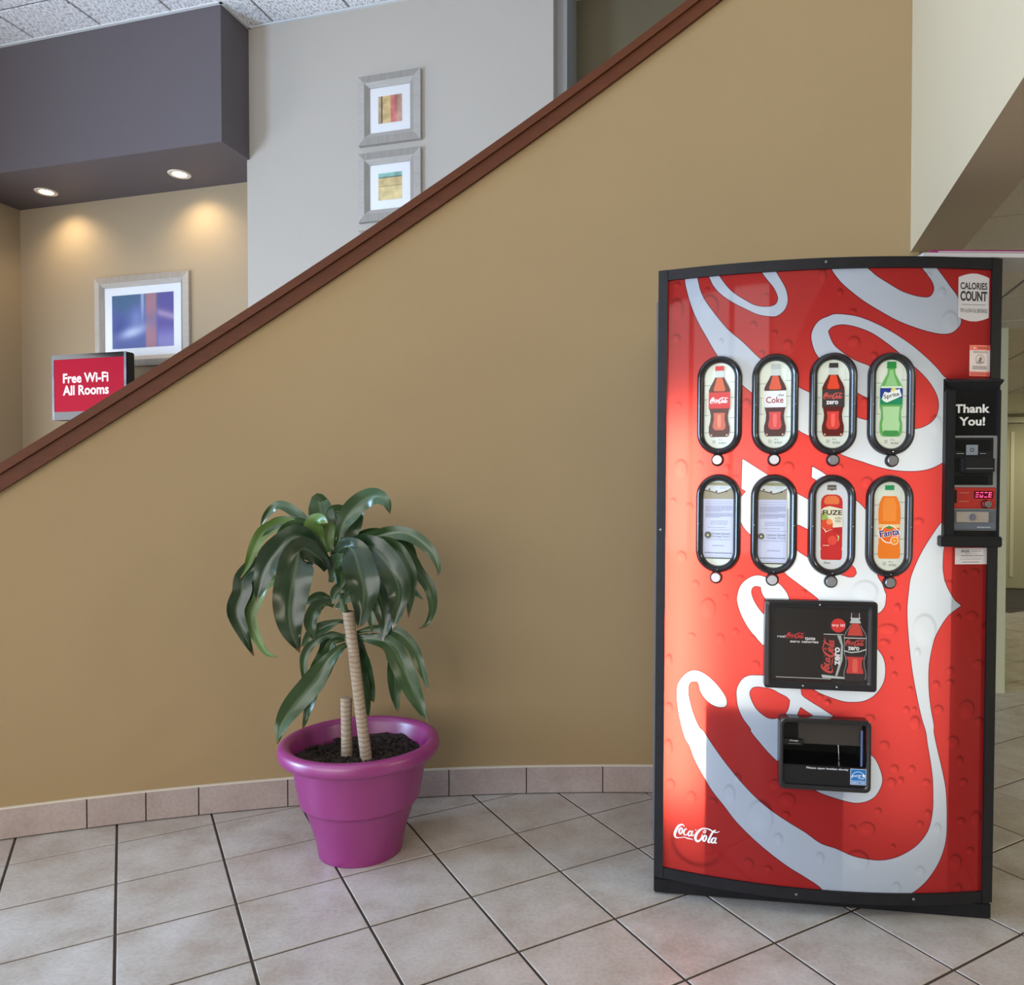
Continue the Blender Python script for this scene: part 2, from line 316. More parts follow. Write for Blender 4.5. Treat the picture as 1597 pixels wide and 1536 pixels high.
LEAVES=[
(97,[(-96,-40,953),(-109,-83,994),(-151,-127,1027),(-162,-170,946),(-173,-183,858),(-164,-197,786),(-133,-210,712)]),
(73,[(-96,-40,985),(-132,-76,1045),(-181,-112,1067),(-245,-134,1008),(-273,-142,943),(-288,-150,863)]),
(37,[(-110,-30,1000),(-165,-37,1074),(-231,-43,1107),(-297,-50,1085),(-326,-63,1039),(-347,-77,972),(-365,-90,931)]),
(30,[(-132,-10,1025),(-174,6,1098),(-227,22,1144),(-285,34,1168),(-327,42,1135),(-356,50,1088)]),
(34,[(-123,-20,1015),(-152,-28,1089),(-197,-36,1107),(-247,-42,1114),(-288,-46,1096),(-324,-50,1054)]),
(43,[(-118,-20,1009),(-141,-45,1072),(-185,-70,1097),(-224,-80,1082),(-259,-90,1036)]),
(52,[(-144,-40,953),(-295,-57,976),(-357,-73,936),(-361,-90,886),(-379,-97,825),(-351,-103,753),(-315,-110,680)]),
(32,[(-144,-40,953),(-288,-50,912),(-326,-60,850),(-341,-70,805),(-324,-80,749),(-285,-90,689),(-239,-100,675)]),
(43,[(-147,-30,973),(-287,-38,963),(-352,-46,911),(-342,-54,849),(-352,-62,788),(-339,-70,721)]),
(73,[(-100,-10,1009),(-121,5,1088),(-136,20,1152),(-148,45,1188),(-123,70,1167)]),
(52,[(-101,-40,1006),(-128,-55,1059),(-134,-70,1105),(-107,-80,1124),(-80,-90,1112)]),
(52,[(-99,-20,1009),(-102,-20,1062),(-91,-10,1115)]),
(56,[(-76,-10,1019),(-57,-17,1089),(-21,-23,1148),(23,-30,1186),(66,-43,1198),(103,-57,1180),(118,-70,1139)]),
(47,[(-68,-10,1019),(-43,17,1066),(-14,33,1119),(3,40,1146)]),
(39,[(-62,-10,1014),(-13,-16,1049),(63,-21,1065),(128,-27,1076),(188,-36,1063),(248,-47,1017),(275,-59,965),(276,-70,929)]),
(90,[(-75,-40,1000),(-33,-77,1032),(8,-113,1022),(40,-150,964),(58,-163,896),(51,-177,817),(41,-190,782)]),
(77,[(-73,-30,1000),(-7,-57,1039),(62,-83,1030),(125,-110,970),(156,-117,899),(150,-123,824),(138,-130,771)]),
(65,[(-78,-10,982),(-12,-18,993),(48,-26,930),(81,-32,841),(94,-36,772),(87,-40,715)]),
(47,[(-68,-10,1009),(2,10,1036),(94,30,1043),(152,40,1026),(189,50,963)]),
(47,[(-68,-10,1003),(27,-26,1039),(121,-42,1027),(170,-54,965),(184,-62,892),(178,-70,798)]),
(39,[(-73,10,996),(28,13,1028),(151,16,1001),(194,19,941),(234,19,882),(245,16,817),(224,13,764),(196,10,747)]),
(30,[(-68,-10,982),(52,-20,972),(144,-30,920),(192,-35,878),(226,-40,850)]),
(52,[(-92,-20,908),(-70,-40,974),(-38,-60,981),(-39,-65,935),(-49,-70,888)]),
(37,[(-74,-30,824),(-11,-45,880),(-38,-60,898),(-66,-65,882),(-70,-70,844)]),
(24,[(-85,-10,843),(-104,-17,857),(-139,-23,862),(-182,-30,832)]),
(39,[(-79,-30,830),(-98,-45,844),(-128,-60,829),(-145,-70,784),(-131,-80,727)]),
(34,[(-50,-20,775),(-63,-30,779),(-103,-40,765),(-147,-50,743),(-178,-60,698)]),
(24,[(-45,-20,722),(-75,-28,734),(-115,-36,727),(-154,-44,700),(-173,-52,654),(-167,-60,566)]),
(52,[(-48,-10,725),(-99,0,720),(-113,10,667),(-154,20,611),(-182,30,578)]),
(39,[(-48,-10,714),(-87,-23,706),(-100,-33,644),(-125,-40,551)]),
(65,[(-37,-30,702),(-58,-50,690),(-94,-70,648),(-135,-90,585),(-191,-110,517),(-220,-130,462),(-227,-150,407)]),
(34,[(-42,-30,697),(-93,-40,635),(-138,-50,564),(-156,-60,498),(-171,-70,432)]),
(56,[(-21,-10,720),(-6,5,706),(-5,20,638),(11,30,565),(38,40,488)]),
(34,[(-21,-10,709),(-5,10,629),(11,30,515),(16,50,433)]),
(60,[(-16,-10,720),(40,-18,718),(105,-26,701),(154,-34,618),(198,-42,524),(237,-50,447)]),
(47,[(-16,-10,725),(56,2,717),(113,14,666),(113,22,572),(115,26,511),(122,30,453)]),
(34,[(-16,-10,736),(49,-14,752),(125,-18,743),(179,-22,695),(206,-26,637),(238,-30,545)]),
(28,[(-21,-10,768),(9,-20,823),(35,-30,830),(47,-35,788),(51,-40,744)]),
(47,[(-100,-10,1019),(-73,10,1088),(-95,30,1141),(-62,50,1140),(-41,70,1096)]),
(43,[(-95,10,991),(-44,40,1015),(3,70,1057),(61,80,1068),(70,90,1039)]),]

# ================================================================== FLOOR
GX, GY, GTH, PITCH, GAP = -1.3521, 2.3015, -0.520462, 0.308, 0.0075
GA = Vector((math.sin(GTH), math.cos(GTH))); GB = Vector((math.cos(GTH), -math.sin(GTH)))
WC = Vector((0.23706, -2.8504)); WR = 5.86034          # the stair wall is an arc about this point
def arc(s, r=WR):
    return Vector((WC.x + r * math.sin(s / WR), WC.y + r * math.cos(s / WR)))
def to_uv(p):
    return (p[0]*CU[0] + p[1]*CU[1], p[0]*CV[0] + p[1]*CV[1])

fb = MB(); fb.box((-6.3, -5.5, -.06), (5.2, 8.75, -.0028), M['grout'])
fb.box((-6.3, 8.75, -.06), (5.2, 10.7, -.001), M['carpet'])
floor = struct(bobj('floor', fb))

def tile_mesh():
    h = (PITCH - GAP) / 2; b = .0016
    mb = MB()
    t = [(-h+b,-h+b,0),(h-b,-h+b,0),(h-b,h-b,0),(-h+b,h-b,0)]
    s = [(-h,-h,-b),(h,-h,-b),(h,h,-b),(-h,h,-b)]
    q = [(-h,-h,-.008),(h,-h,-.008),(h,h,-.008),(-h,h,-.008)]
    mb.face(t)
    for i in range(4):
        j = (i+1) % 4
        mb.face([s[i], s[j], t[j], t[i]]); mb.face([q[i], q[j], s[j], s[i]])
    return mb.mesh('floor_tile', M['tile'])
TM = tile_mesh()
cand = []; rest = []
for i in range(-30, 45):
    for j in range(-40, 40):
        c = Vector((GX, GY)) + GB * ((i+.5)*PITCH) - GA * ((j+.5)*PITCH)
        u, v = to_uv(c)
        if not (-6.2 < u < 5.1 and -5.4 < v < 8.6): continue
        lobby_side = (c - WC).length < WR + .26 or u > .5
        if not lobby_side: continue
        px = 862.4 + 1170.6 * c.x / max(c.y, .01); py = 766 + 1170.6 * CAM_H / max(c.y, .01)
        vis = c.y > 1.2 and -140 < px < 1740 and py < 1720
        if c.y > 3.2 and px < 1500: vis = False
        (cand if vis else rest).append((c.length, c))
cand.sort(key=lambda q: q[0])
for k, (d, c) in enumerate(cand):
    if k < 300:
        o = link('tile', TM, floor)
        o.matrix_parent_inverse = Matrix()
        uu, vv = to_uv(c)
        o.location = (uu, vv, random.uniform(-.0004, .0004)); o.rotation_euler = (0, 0, -GTH + BA)
    else: rest.append((d, c))
tf = MB()
h = (PITCH - GAP) / 2
for d, c in rest:
    uu, vv = to_uv(c); a = -GTH + BA
    cs, sn = math.cos(a), math.sin(a)
    P = [(uu + cs*x - sn*y, vv + sn*x + cs*y) for x, y in ((-h,-h),(h,-h),(h,h),(-h,h))]
    tf.add([(*p, 0) for p in P] + [(*p, -.008) for p in P], [(0,1,2,3),(0,4,5,1),(1,5,6,2),(2,6,7,3),(3,7,4,0)], M['tile'])
o = tf.obj('tile_field', None, floor); o['kind'] = 'stuff'

# ================================================================== CURVED STAIR WALL, CAP, BASEBOARD
S0, S1 = -3.4, 1.144
def zcap(s): return 1.21 + .735 * (s + 2.204)
def strip(mb, s0, s1, r0, r1, z0, z1, m, n=None):
    """curved box between radii r0<r1 with z ranges as functions of s"""
    n = n or max(2, int((s1 - s0) / .06))
    f0 = z0 if callable(z0) else (lambda s: z0); f1 = z1 if callable(z1) else (lambda s: z1)
    V = []; F = []
    for i in range(n + 1):
        s = s0 + (s1 - s0) * i / n
        a = arc(s, r0); b = arc(s, r1)
        V += [(a.x, a.y, f0(s)), (b.x, b.y, f0(s)), (b.x, b.y, f1(s)), (a.x, a.y, f1(s))]
    for i in range(n):
        k = i * 4
        for q in range(4):
            F.append((k+q, k+(q+1) % 4, k+4+(q+1) % 4, k+4+q))
    F += [(3,2,1,0), (n*4, n*4+1, n*4+2, n*4+3)]
    mb.add(V, F, m)
mb = MB(); strip(mb, S0, S1 + .03, WR, WR + .14, -.05, lambda s: zcap(s) + .05, M['stairwall'])
# landing wall behind the upper part keeps the curve closed up to the beam
w = struct(smooth_by_angle(mb.obj('wall_stair'), 30), 'olive tan curved stair wall')
mb = MB(); strip(mb, S0 - .02, S1, WR - .018, WR + .155, zcap, lambda s: zcap(s) + .058, M['rail'])
t1 = struct(smooth_by_angle(mb.obj('trim_1'), 30), 'red brown wooden cap rail along the sloping stair wall')
mb = MB(); strip(mb, S0 - .03, S1, WR - .030, WR + .167, lambda s: zcap(s) + .058, lambda s: zcap(s) + .094, M['rail'])
smooth_by_angle(mb.obj('rail_cap', None, t1), 30)

joints = [-3.18, -2.873, -2.566, -2.259, -1.952, -1.762, -1.584, -1.268, -.96, -.653, -.3444, -.037, .270, .577, .884, 1.14]
mb = MB(); strip(mb, joints[0], joints[-1], WR - .006, WR - .0005, 0, .106, M['grout'])
bb = struct(mb.obj('baseboard_stair'), 'row of mauve ceramic tiles along the foot of the stair wall')
for a, b in zip(joints[:-1], joints[1:]):
    mb = MB(); strip(mb, a + .0022, b - .0022, WR - .011, WR - .004, .004, .107, M['basetile'], 4)
    mb.obj('tile', None, bb)
mb = MB(); strip(mb, joints[0], joints[-1], WR - .010, WR - .0005, .107, .113, M['caulk'])
mb.obj('caulk_line', None, bb)

# ================================================================== BACK WALLS, SOFFIT, CEILING (building coordinates)
CZ = 4.575
LZ = 2.19
mb = MB(); mb.box((-3.59, 4.745, 0), (-1.278, 5.07, CZ), M['white_wall'])
struct(bobj('wall_back', mb), 'pale grey wall above the stairs')
mb = MB(); mb.box((-1.2781, 4.80, 0), (-1.20, 5.20, CZ), M['return_grey'])
struct(bobj('wall_return', mb))
mb = MB(); mb.box((-1.20, 5.07, 0), (1.42, 5.20, CZ), M['shadowed_olive'])
struct(bobj('wall_upper', mb), 'olive wall at the top of the stairs, its shadow put into the colour')
mb = MB(); mb.box((-6.25, 5.08, 0), (-3.59, 5.2, CZ), M['niche_wall'])
struct(bobj('wall_niche', mb), 'sand coloured niche wall under the soffit')
mb = MB(); mb.box((1.42 - .02, 5.04, 0), (1.45, 8.5, LZ), M['trim_cream'])
struct(bobj('wall_corner', mb))
mb = MB()                                                            # side wall with two windows
edges = [-5.4] + [x for ab in WIN_LEFT for x in ab] + [5.2]
for k in range(0, len(edges), 2): mb.box((-6.25, edges[k], 0), (-6.117, edges[k+1], CZ), M['niche_wall'])
for a, b in WIN_LEFT:
    mb.box((-6.25, a, 0), (-6.117, b, .40), M['niche_wall']); mb.box((-6.25, a, 2.50), (-6.117, b, CZ), M['niche_wall'])
struct(bobj('wall_left', mb))
mb = MB()
edges = [-6.25] + [x for ab in WIN_BACK for x in ab] + [.755]
for k in range(0, len(edges), 2): mb.box((edges[k], -5.35, 0), (edges[k+1], -5.2, CZ), M['cream_wall'])
for a, b in WIN_BACK:
    mb.box((a, -5.35, 0), (b, -5.2, .45), M['cream_wall']); mb.box((a, -5.35, 3.75), (b, -5.2, CZ), M['cream_wall'])
struct(bobj('wall_front', mb))
glass, nt, b = new_mat('window_glass'); b.inputs['Transmission Weight'].default_value = 1; b.inputs['Roughness'].default_value = 0; b.inputs['IOR'].default_value = 1.1
n = 1
for a, c in WIN_BACK:
    mb = MB()
    for x in (a, (a + c) / 2 - .025, c - .05): mb.box((x, -5.32, .45), (x + .05, -5.24, 3.75), M['tbar'])
    for z in (.45, 2.1, 3.70): mb.box((a, -5.32, z), (c, -5.24, z + .05), M['tbar'])
    o = struct(bobj('window_%d' % n, mb)); n += 1
    g = MB(); g.box((a, -5.285, .47), (c, -5.279, 3.73), glass); g.obj('pane', None, o)
for a, c in WIN_LEFT:
    mb = MB()
    for x in (a, (a + c) / 2 - .025, c - .05): mb.box((-6.22, x, .40), (-6.14, x + .05, 2.5), M['tbar'])
    for z in (.40, 1.6, 2.45): mb.box((-6.22, a, z), (-6.14, c, z + .05), M['tbar'])
    o = struct(bobj('window_%d' % n, mb)); n += 1
    g = MB(); g.box((-6.185, a, .42), (-6.179, c, 2.48), glass); g.obj('pane', None, o)

# soffit over the niche
mb = MB(); mb.box((-6.12, 4.45, 3.628), (-3.57, 5.085, CZ + .02), M['soffit'])
sof = struct(bobj('ceiling_soffit', mb), 'slate purple soffit box over the niche')
# beam beside the lobby and the rooms under the low ceiling
mb = MB()
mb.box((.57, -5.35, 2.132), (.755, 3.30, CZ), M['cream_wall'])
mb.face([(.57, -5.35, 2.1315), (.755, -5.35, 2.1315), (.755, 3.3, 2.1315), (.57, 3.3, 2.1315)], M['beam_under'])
struct(bobj('wall_beam', mb), 'cream wall above the opening with a shaded underside')
# corridor shell
mb = MB(); mb.box((5.1, -5.35, 0), (5.25, 10.7, LZ), M['corridor_wall']); struct(bobj('wall_right', mb))
mb = MB(); mb.box((1.3, 10.5, 0), (5.2, 10.65, LZ), M['corridor_wall']); far = struct(bobj('wall_far', mb))
mb = MB(); mb.box((.755, -5.35, 0), (5.2, -5.2, LZ), M['corridor_wall']); struct(bobj('wall_entry', mb))
mb = MB(); mb.box((1.42, 8.45, 2.015), (5.1, 8.7, LZ), M['trim_cream']); struct(bobj('trim_2', mb), 'cream header across the corridor opening')
# far door in the corridor
d = MB(); d.box((2.90, 10.44, 0), (2.98, 10.52, 2.06), M['trim_cream']); d.box((3.86, 10.44, 0), (3.94, 10.52, 2.06), M['trim_cream']); d.box((2.90, 10.44, 2.06), (3.94, 10.52, 2.13), M['trim_cream'])
door = struct(bobj('door_1', d), 'cream panelled door at the far end of the corridor')
d = MB(); d.box((2.99, 10.47, .01), (3.85, 10.515, 2.05), M['corridor_wall'], .004)
for x0, x1 in ((3.05, 3.09), (3.25, 3.29)): d.box((x0, 10.463, .15), (x1, 10.48, 1.95), M['trim_cream'])
d.obj('door_leaf', None, door)
# dark baseboard under the far wall
d = MB(); d.box((1.45, 10.49, 0), (2.89, 10.503, .12), M['black']); struct(bobj('baseboard_far', d))

# lobby ceiling: grid bars and lay-in panels
mb = MB(); mb.box((-6.25, -5.35, CZ + .02), (1.45, 5.2, CZ + .1), M['cpanel'])
ceil = struct(bobj('ceiling', mb), 'white suspended ceiling of lay-in panels')
P = .6096
us = [-5.175 + P * k for k in range(-2, 9)]; vs = [4.117 + .6096 * k for k in range(-6, 2)]
pm = MB(); pm.box((-P/2 + .007, -P/2 + .007, -.009), (P/2 - .007, P/2 - .007, .012), M['cpanel'], .003); pmesh = pm.mesh('ceiling_panel')
pm = MB(); pm.box((-P/2 + .006, -P/2 + .006, -.006), (P/2 - .006, P/2 - .006, .012), M['lowpanel'], .003); lmesh = pm.mesh('low_ceiling_panel')
for a in us[:-1]:
    for c in vs[:-1]:
        o = link('panel', pmesh, ceil); o.location = (a + P/2, c + P/2, CZ + .003)
for a in us:
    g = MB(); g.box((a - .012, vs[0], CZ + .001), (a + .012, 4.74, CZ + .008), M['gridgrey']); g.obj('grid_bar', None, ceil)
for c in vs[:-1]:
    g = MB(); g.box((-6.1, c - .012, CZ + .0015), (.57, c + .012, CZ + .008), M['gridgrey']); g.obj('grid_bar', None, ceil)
for a, c in (((-6.117, 4.428), (-3.548, 4.4499)), ((-3.5699, 4.428), (-3.548, 4.745)), ((-3.56, 4.723), (-1.278, 4.7449))):
    g = MB(); g.box((*a, CZ - .012), (*c, CZ + .004), M['tbar']); g.obj('edge_trim', None, ceil)
# low ceiling over the corridor side
mb = MB(); mb.box((.755, -5.35, LZ + .02), (5.25, 10.7, LZ + .1), M['lowpanel'])
lowc = struct(bobj('ceiling_low', mb), 'low suspended ceiling over the corridor')
us = [1.195 + P * k for k in range(-1, 4)]; vs = [4.221 + P * k for k in range(-5, 8)]
for a in us[:-1]:
    for c in vs[:-1]:
        o = link('panel', lmesh, lowc); o.location = (a + P/2, c + P/2, LZ + .003)
for a in us:
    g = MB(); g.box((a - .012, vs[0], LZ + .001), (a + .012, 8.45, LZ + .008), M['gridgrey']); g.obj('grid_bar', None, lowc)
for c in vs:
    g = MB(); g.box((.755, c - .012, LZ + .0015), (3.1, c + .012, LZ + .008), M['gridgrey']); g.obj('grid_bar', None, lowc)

# corridor troffer lights
em_cor, nt, b = new_mat('troffer_diffuser'); b.inputs['Emission Color'].default_value = (1, .95, .72, 1); b.inputs['Emission Strength'].default_value = 3; b.inputs['Base Color'].default_value = (.9,.9,.8,1)
for k, (u_, v_, pw, lab) in enumerate([(3.9, 7.3, 15, 'square ceiling light near the corridor header'), (3.6, 1.2, 64, 'square ceiling light over the side area beyond the cream beam'), (3.7, 9.6, 16, 'square ceiling light in front of the far corridor door')]):
    r = empty('ceiling_light', bw(u_, v_, LZ), (0, 0, -BA)); tag(r, lab, 'ceiling light', 'ceiling lights of the corridor')
    g = MB()
    for a, c in (((-.3,-.3),(.3,-.27)), ((-.3,.27),(.3,.3)), ((-.3,-.27),(-.27,.27)), ((.27,-.27),(.3,.27))): g.box((*a, -.012), (*c, .0), M['tbar'])
    g.obj('frame', None, r)
    g = MB(); g.box((-.27,-.27,-.006), (.27,.27,.0), em_cor); g.obj('diffuser', None, r)
    l = area_light('light', (0, 0, -.03), (0, 0, -1), .5, .5, pw, (1.0, .95, .74)); l.parent = r

# niche downlights
em_dl, nt, b = new_mat('downlight_lamp'); b.inputs['Emission Color'].default_value = (1, .86, .6, 1); b.inputs['Emission Strength'].default_value = 14
trimw = mat('downlight_trim', (226,214,196), .4)
for k, (u_, v_, lab) in enumerate([(-5.536, 4.825, 'round recessed downlight in the soffit, beside the niche side wall'), (-4.245, 4.82, 'round recessed downlight in the soffit, above the framed blue print')]):
    r = empty('downlight', bw(u_, v_, 3.628), (0, 0, -BA)); tag(r, lab, 'downlight', 'downlights in the soffit')
    g = MB(); g.lathe([(.052, .0), (.052, -.004), (.078, -.006), (.084, 0)], 28, trimw); smooth_by_angle(g.obj('trim_ring', None, r))
    g = MB(); g.lathe([(0, -.002), (.035, -.004), (.052, -.001)], 24, em_dl); g.obj('lamp', None, r)
    d = bpy.data.lights.new('spot', 'SPOT'); d.energy = 22; d.color = (1, .78, .48); d.spot_size = math.radians(128); d.spot_blend = .9; d.shadow_soft_size = .04
    s = bpy.data.objects.new('spot', d); COL.objects.link(s); s.parent = r; s.location = (0, 0, -.02)
    s.rotation_euler = (math.radians(14), 0, 0)

# ================================================================== PICTURES
def picture(name, u0, u1, z0, z1, v, fw, mat_in, art, label, group=None):
    """frame with mitred bevelled moulding hung on the plane v"""
    cx, cz = (u0 + u1) / 2, (z0 + z1) / 2; W, Hh = u1 - u0, z1 - z0
    r = empty(name, bw(cx, v, z0), (0, 0, -BA)); tag(r, label, 'picture', group)
    zc = Hh / 2
    def ring(mb, w, h, y, w2, h2, y2, m, mv):
        o = [(-w/2, y, zc-h/2), (w/2, y, zc-h/2), (w/2, y, zc+h/2), (-w/2, y, zc+h/2)]
        i = [(-w2/2, y2, zc-h2/2), (w2/2, y2, zc-h2/2), (w2/2, y2, zc+h2/2), (-w2/2, y2, zc+h2/2)]
        for k in range(4):
            j = (k+1) % 4; mb.face([o[k], o[j], i[j], i[k]], m if k % 2 == 0 else mv)
    mb = MB(); a, b_ = M['white_frame'], M['white_frame2']
    ring(mb, W, Hh, 0, W, Hh, -.028, a, a)
    ring(mb, W, Hh, -.028, W - fw*1.2, Hh - fw*1.2, -.034, b_, a)
    ring(mb, W - fw*1.2, Hh - fw*1.2, -.034, W - fw*2, Hh - fw*2, -.014, a, b_)
    ring(mb, W - fw*2, Hh - fw*2, -.014, W - fw*2, Hh - fw*2, -.004, a, a)
    mb.obj('frame', None, r)
    g = MB(); iw, ih = W - fw*2, Hh - fw*2
    g.box((-iw/2, -.008, zc - ih/2), (iw/2, -.001, zc + ih/2), M['mat_board']); g.obj('mat_board', None, r)
    aw, ah = art[0], art[1]
    p = MB()
    for (x0, x1, y0, y1, rgb, var) in art[2]:
        k = 'art_%d_%d_%d' % rgb
        if k not in M: M[k] = mat(k, rgb, .5, var=var, vscale=14, alpha2=tuple(min(255, c + 30) for c in rgb))
        p.face([(-aw/2 + aw*x0, -.0088, zc - ah/2 + ah*y0), (-aw/2 + aw*x1, -.0088, zc - ah/2 + ah*y0), (-aw/2 + aw*x1, -.0088, zc - ah/2 + ah*y1), (-aw/2 + aw*x0, -.0088, zc - ah/2 + ah*y1)], M[k])
    p.obj('print', None, r)
    g = MB(); g.face([(-iw/2, -.012, zc - ih/2), (iw/2, -.012, zc - ih/2), (iw/2, -.012, zc + ih/2), (-iw/2, -.012, zc + ih/2)], M['pglass']); g.obj('glass', None, r)
    return r
gm = bpy.data.materials.new('picture_glass'); gm.use_nodes = True; nt = gm.node_tree; nt.nodes.clear()
o_ = nt.nodes.new('ShaderNodeOutputMaterial'); tr = nt.nodes.new('ShaderNodeBsdfTransparent'); gl = nt.nodes.new('ShaderNodeBsdfGlossy'); gl.inputs['Roughness'].default_value = .03
fr = nt.nodes.new('ShaderNodeFresnel'); fr.inputs[0].default_value = 1.45; mx = nt.nodes.new('ShaderNodeMixShader')
nt.links.new(fr.outputs[0], mx.inputs[0]); nt.links.new(tr.outputs[0], mx.inputs[1]); nt.links.new(gl.outputs[0], mx.inputs[2]); nt.links.new(mx.outputs[0], o_.inputs[0])
M['pglass'] = gm
G3 = 'small square pictures hung up the stairs'
picture('framed_picture', -2.671, -2.202, 3.605, 4.078, 4.744, .082, 0, (.18, .185, [(0,.12,0,1,(176,150,112),.2),(.12,.18,0,1,(92,72,56),.2),(.18,.52,0,1,(196,170,116),.2),(.52,.78,0,1,(190,106,98),.25),(.78,1,0,1,(176,140,120),.25)]), 'square framed abstract with a red stripe, topmost on the pale wall', G3)
picture('framed_picture', -2.674, -2.203, 3.079, 3.551, 4.744, .082, 0, (.18, .185, [(0,1,0,.5,(206,186,132),.12),(0,1,.5,.53,(160,134,92),.1),(0,1,.53,.82,(196,172,118),.12),(0,1,.82,.86,(96,110,92),.2),(0,1,.86,1,(126,172,160),.2)]), 'square framed abstract with a teal band, in the middle of the pale wall', G3)
picture('framed_picture', -2.676, -2.205, 2.552, 3.023, 4.744, .082, 0, (.18, .185, [(0,1,0,.5,(150,160,170),.12),(0,1,.5,1,(190,176,140),.12)]), 'square framed picture almost hidden behind the stair rail', G3)
bigp = picture('framed_picture', -5.304, -4.374, 2.237, 2.976, 5.079, .085, 0, (.61, .437, [(0,1,0,1,(126,134,176),.2)]), 'large framed blue and violet abstract print on the niche wall')
old = [c for c in bigp.children if c.name.startswith('print')][0]
NXA, NYA = 60, 44; aw, ah, zc = .61, .437, .3695
def field(x, y):
    L = lambda a, b, t: tuple(p + (q - p)*t for p, q in zip(a, b))
    ss = lambda a, b, t: (lambda u: u*u*(3 - 2*u))(max(0, min(1, (t - a)/(b - a))))
    c = L((104,116,172), (88,120,150), ss(.6, .95, y + .1*math.sin(9*x)))
    c = L(c, (70,82,150), .7*math.exp(-((x-.12)/.13)**2 - ((y-.35)/.25)**2))
    c = L(c, (214,222,238), .9*math.exp(-((x-.34)/.22)**2 - ((y-.26 - .3*(x-.2))/.10)**2))
    c = L(c, (150,164,206), .6*math.exp(-((x-.4)/.1)**2 - ((y-.55)/.2)**2))
    c = L(c, (206,214,230), .8*math.exp(-((x-.50)/.025)**2)*ss(.3, .9, y))
    pk = ss(.53, .57, x)*(1 - ss(.70, .76, x)); c = L(c, (190,138,146), pk*(.9 - .35*math.exp(-((y-.5)/.15)**2)))
    v = ss(.70, .78, x); c = L(c, (112,98,164), v*.9); c = L(c, (196,170,196), v*.8*math.exp(-((y-.62+.4*(x-.8))/.07)**2)); c = L(c, (170,164,210), v*.7*(1 - ss(.1, .45, y)))
    return tuple(max(0, min(255, q)) for q in c)
V_ = []; C_ = []
for j in range(NYA + 1):
    for i in range(NXA + 1):
        x, y = i/NXA, j/NYA; V_.append((-aw/2 + aw*x, -.0088, zc - ah/2 + ah*y)); C_.append((*lin(field(x, y)), 1))
me_ = bpy.data.meshes.new('print'); me_.from_pydata(V_, [], [(j*(NXA+1)+i, j*(NXA+1)+i+1, (j+1)*(NXA+1)+i+1, (j+1)*(NXA+1)+i) for j in range(NYA) for i in range(NXA)])
ca_ = me_.color_attributes.new('paint', 'FLOAT_COLOR', 'POINT'); ca_.data.foreach_set('color', [q for c in C_ for q in c])
pm_, nt_, b_ = new_mat('painted_print'); at_ = nt_.nodes.new('ShaderNodeAttribute'); at_.attribute_name = 'paint'; nt_.links.new(at_.outputs['Color'], b_.inputs['Base Color']); b_.inputs['Roughness'].default_value = .5
me_.materials.append(pm_); old.data = me_

# ================================================================== WI-FI SCREEN
r = empty('display_screen', bw(-4.915, 4.655, 1.764), (0, 0, -BA)); tag(r, 'black monitor with red free Wi-Fi message in front of the niche wall', 'monitor')
mb = MB(); W2, hh = .352, .5
mb.box((-W2, -.03, 0), (W2, .05, hh), M['black'], .008); mb.obj('case', None, r)
M['bezel_silver'] = mat('worn_silver_bezel', (96,98,108), .4, metal=.3, var=.5, vscale=8)
g = MB()
for a, c in (((-W2, 0), (-W2+.02, hh)), ((W2-.02, .0), (W2, hh)), ((-W2+.02, hh-.036), (W2-.02, hh)), ((-W2+.02, 0), (W2-.02, .062))):
    g.box((a[0], -.036, a[1]), (c[0], -.0301, c[1]), M['bezel_silver'] if c[0] - a[0] < .1 else M['black_gloss'])
g.obj('bezel', None, r)
M['screen_red'] = mat('red_screen', (150,3,36), .6, spec=.1, emit=.16)
M['screen_white'] = mat('white_lettering', (240,240,242), .6, emit=.2)
s = MB(); s.face([(-W2+.02, -.0335, .062), (W2-.02, -.0335, .062), (W2-.02, -.0335, hh-.036), (-W2+.02, -.0335, hh-.036)], M['screen_red']); scr = s.obj('screen', None, r)
g = MB()
for body, zc, wd in (('Free Wi-Fi', .318, .43), ('All Rooms', .225, .435)):
    vs_, fs_ = text_faces(body, 0.1, .02, 'CENTER', None); sc_ = wd / (vs_[:,0].max() - vs_[:,0].min())
    vs_ = vs_ * sc_
    g.add([(x - .03 - (vs_[:,0].max() + vs_[:,0].min())/2, -.0345, zc + y) for x, y in vs_], fs_, M['screen_white'])
g.obj('lettering', None, scr)
g = MB(); g.box((-.06, .05, .2), (.06, .16, .32), M['black'], .005); g.box((-.12, .16, .1), (.12, .424, .14), M['black'], .005); g.box((-.1, .38, .05), (.1, .424, .35), M['black'], .005)
g.obj('wall_bracket', None, r)
g = MB(); g.box((.43, .25, .30), (.55, .424, .36), M['black'], .006); g.box((.48, .2, .35), (.53, .26, .42), M['black'], .006)
r2 = empty('wall_box', bw(-4.915, 4.655, 1.764), (0, 0, -BA)); tag(r2, 'small black box on the niche wall beside the red message monitor', 'box')
g.obj('housing', None, r2)

def catmull(P, n):
    P = [Vector(p) for p in P]; Q = [P[0]*2 - P[1]] + P + [P[-1]*2 - P[-2]]; out = []
    for i in range(1, len(Q) - 2):
        for k in range(n):
            t = k / n; a, b, c, d = Q[i-1], Q[i], Q[i+1], Q[i+2]
            out.append(.5 * ((2*b) + (c - a)*t + (2*a - 5*b + 4*c - d)*t*t + (3*b - a - 3*c + d)*t**3))
    out.append(P[-1]); return out

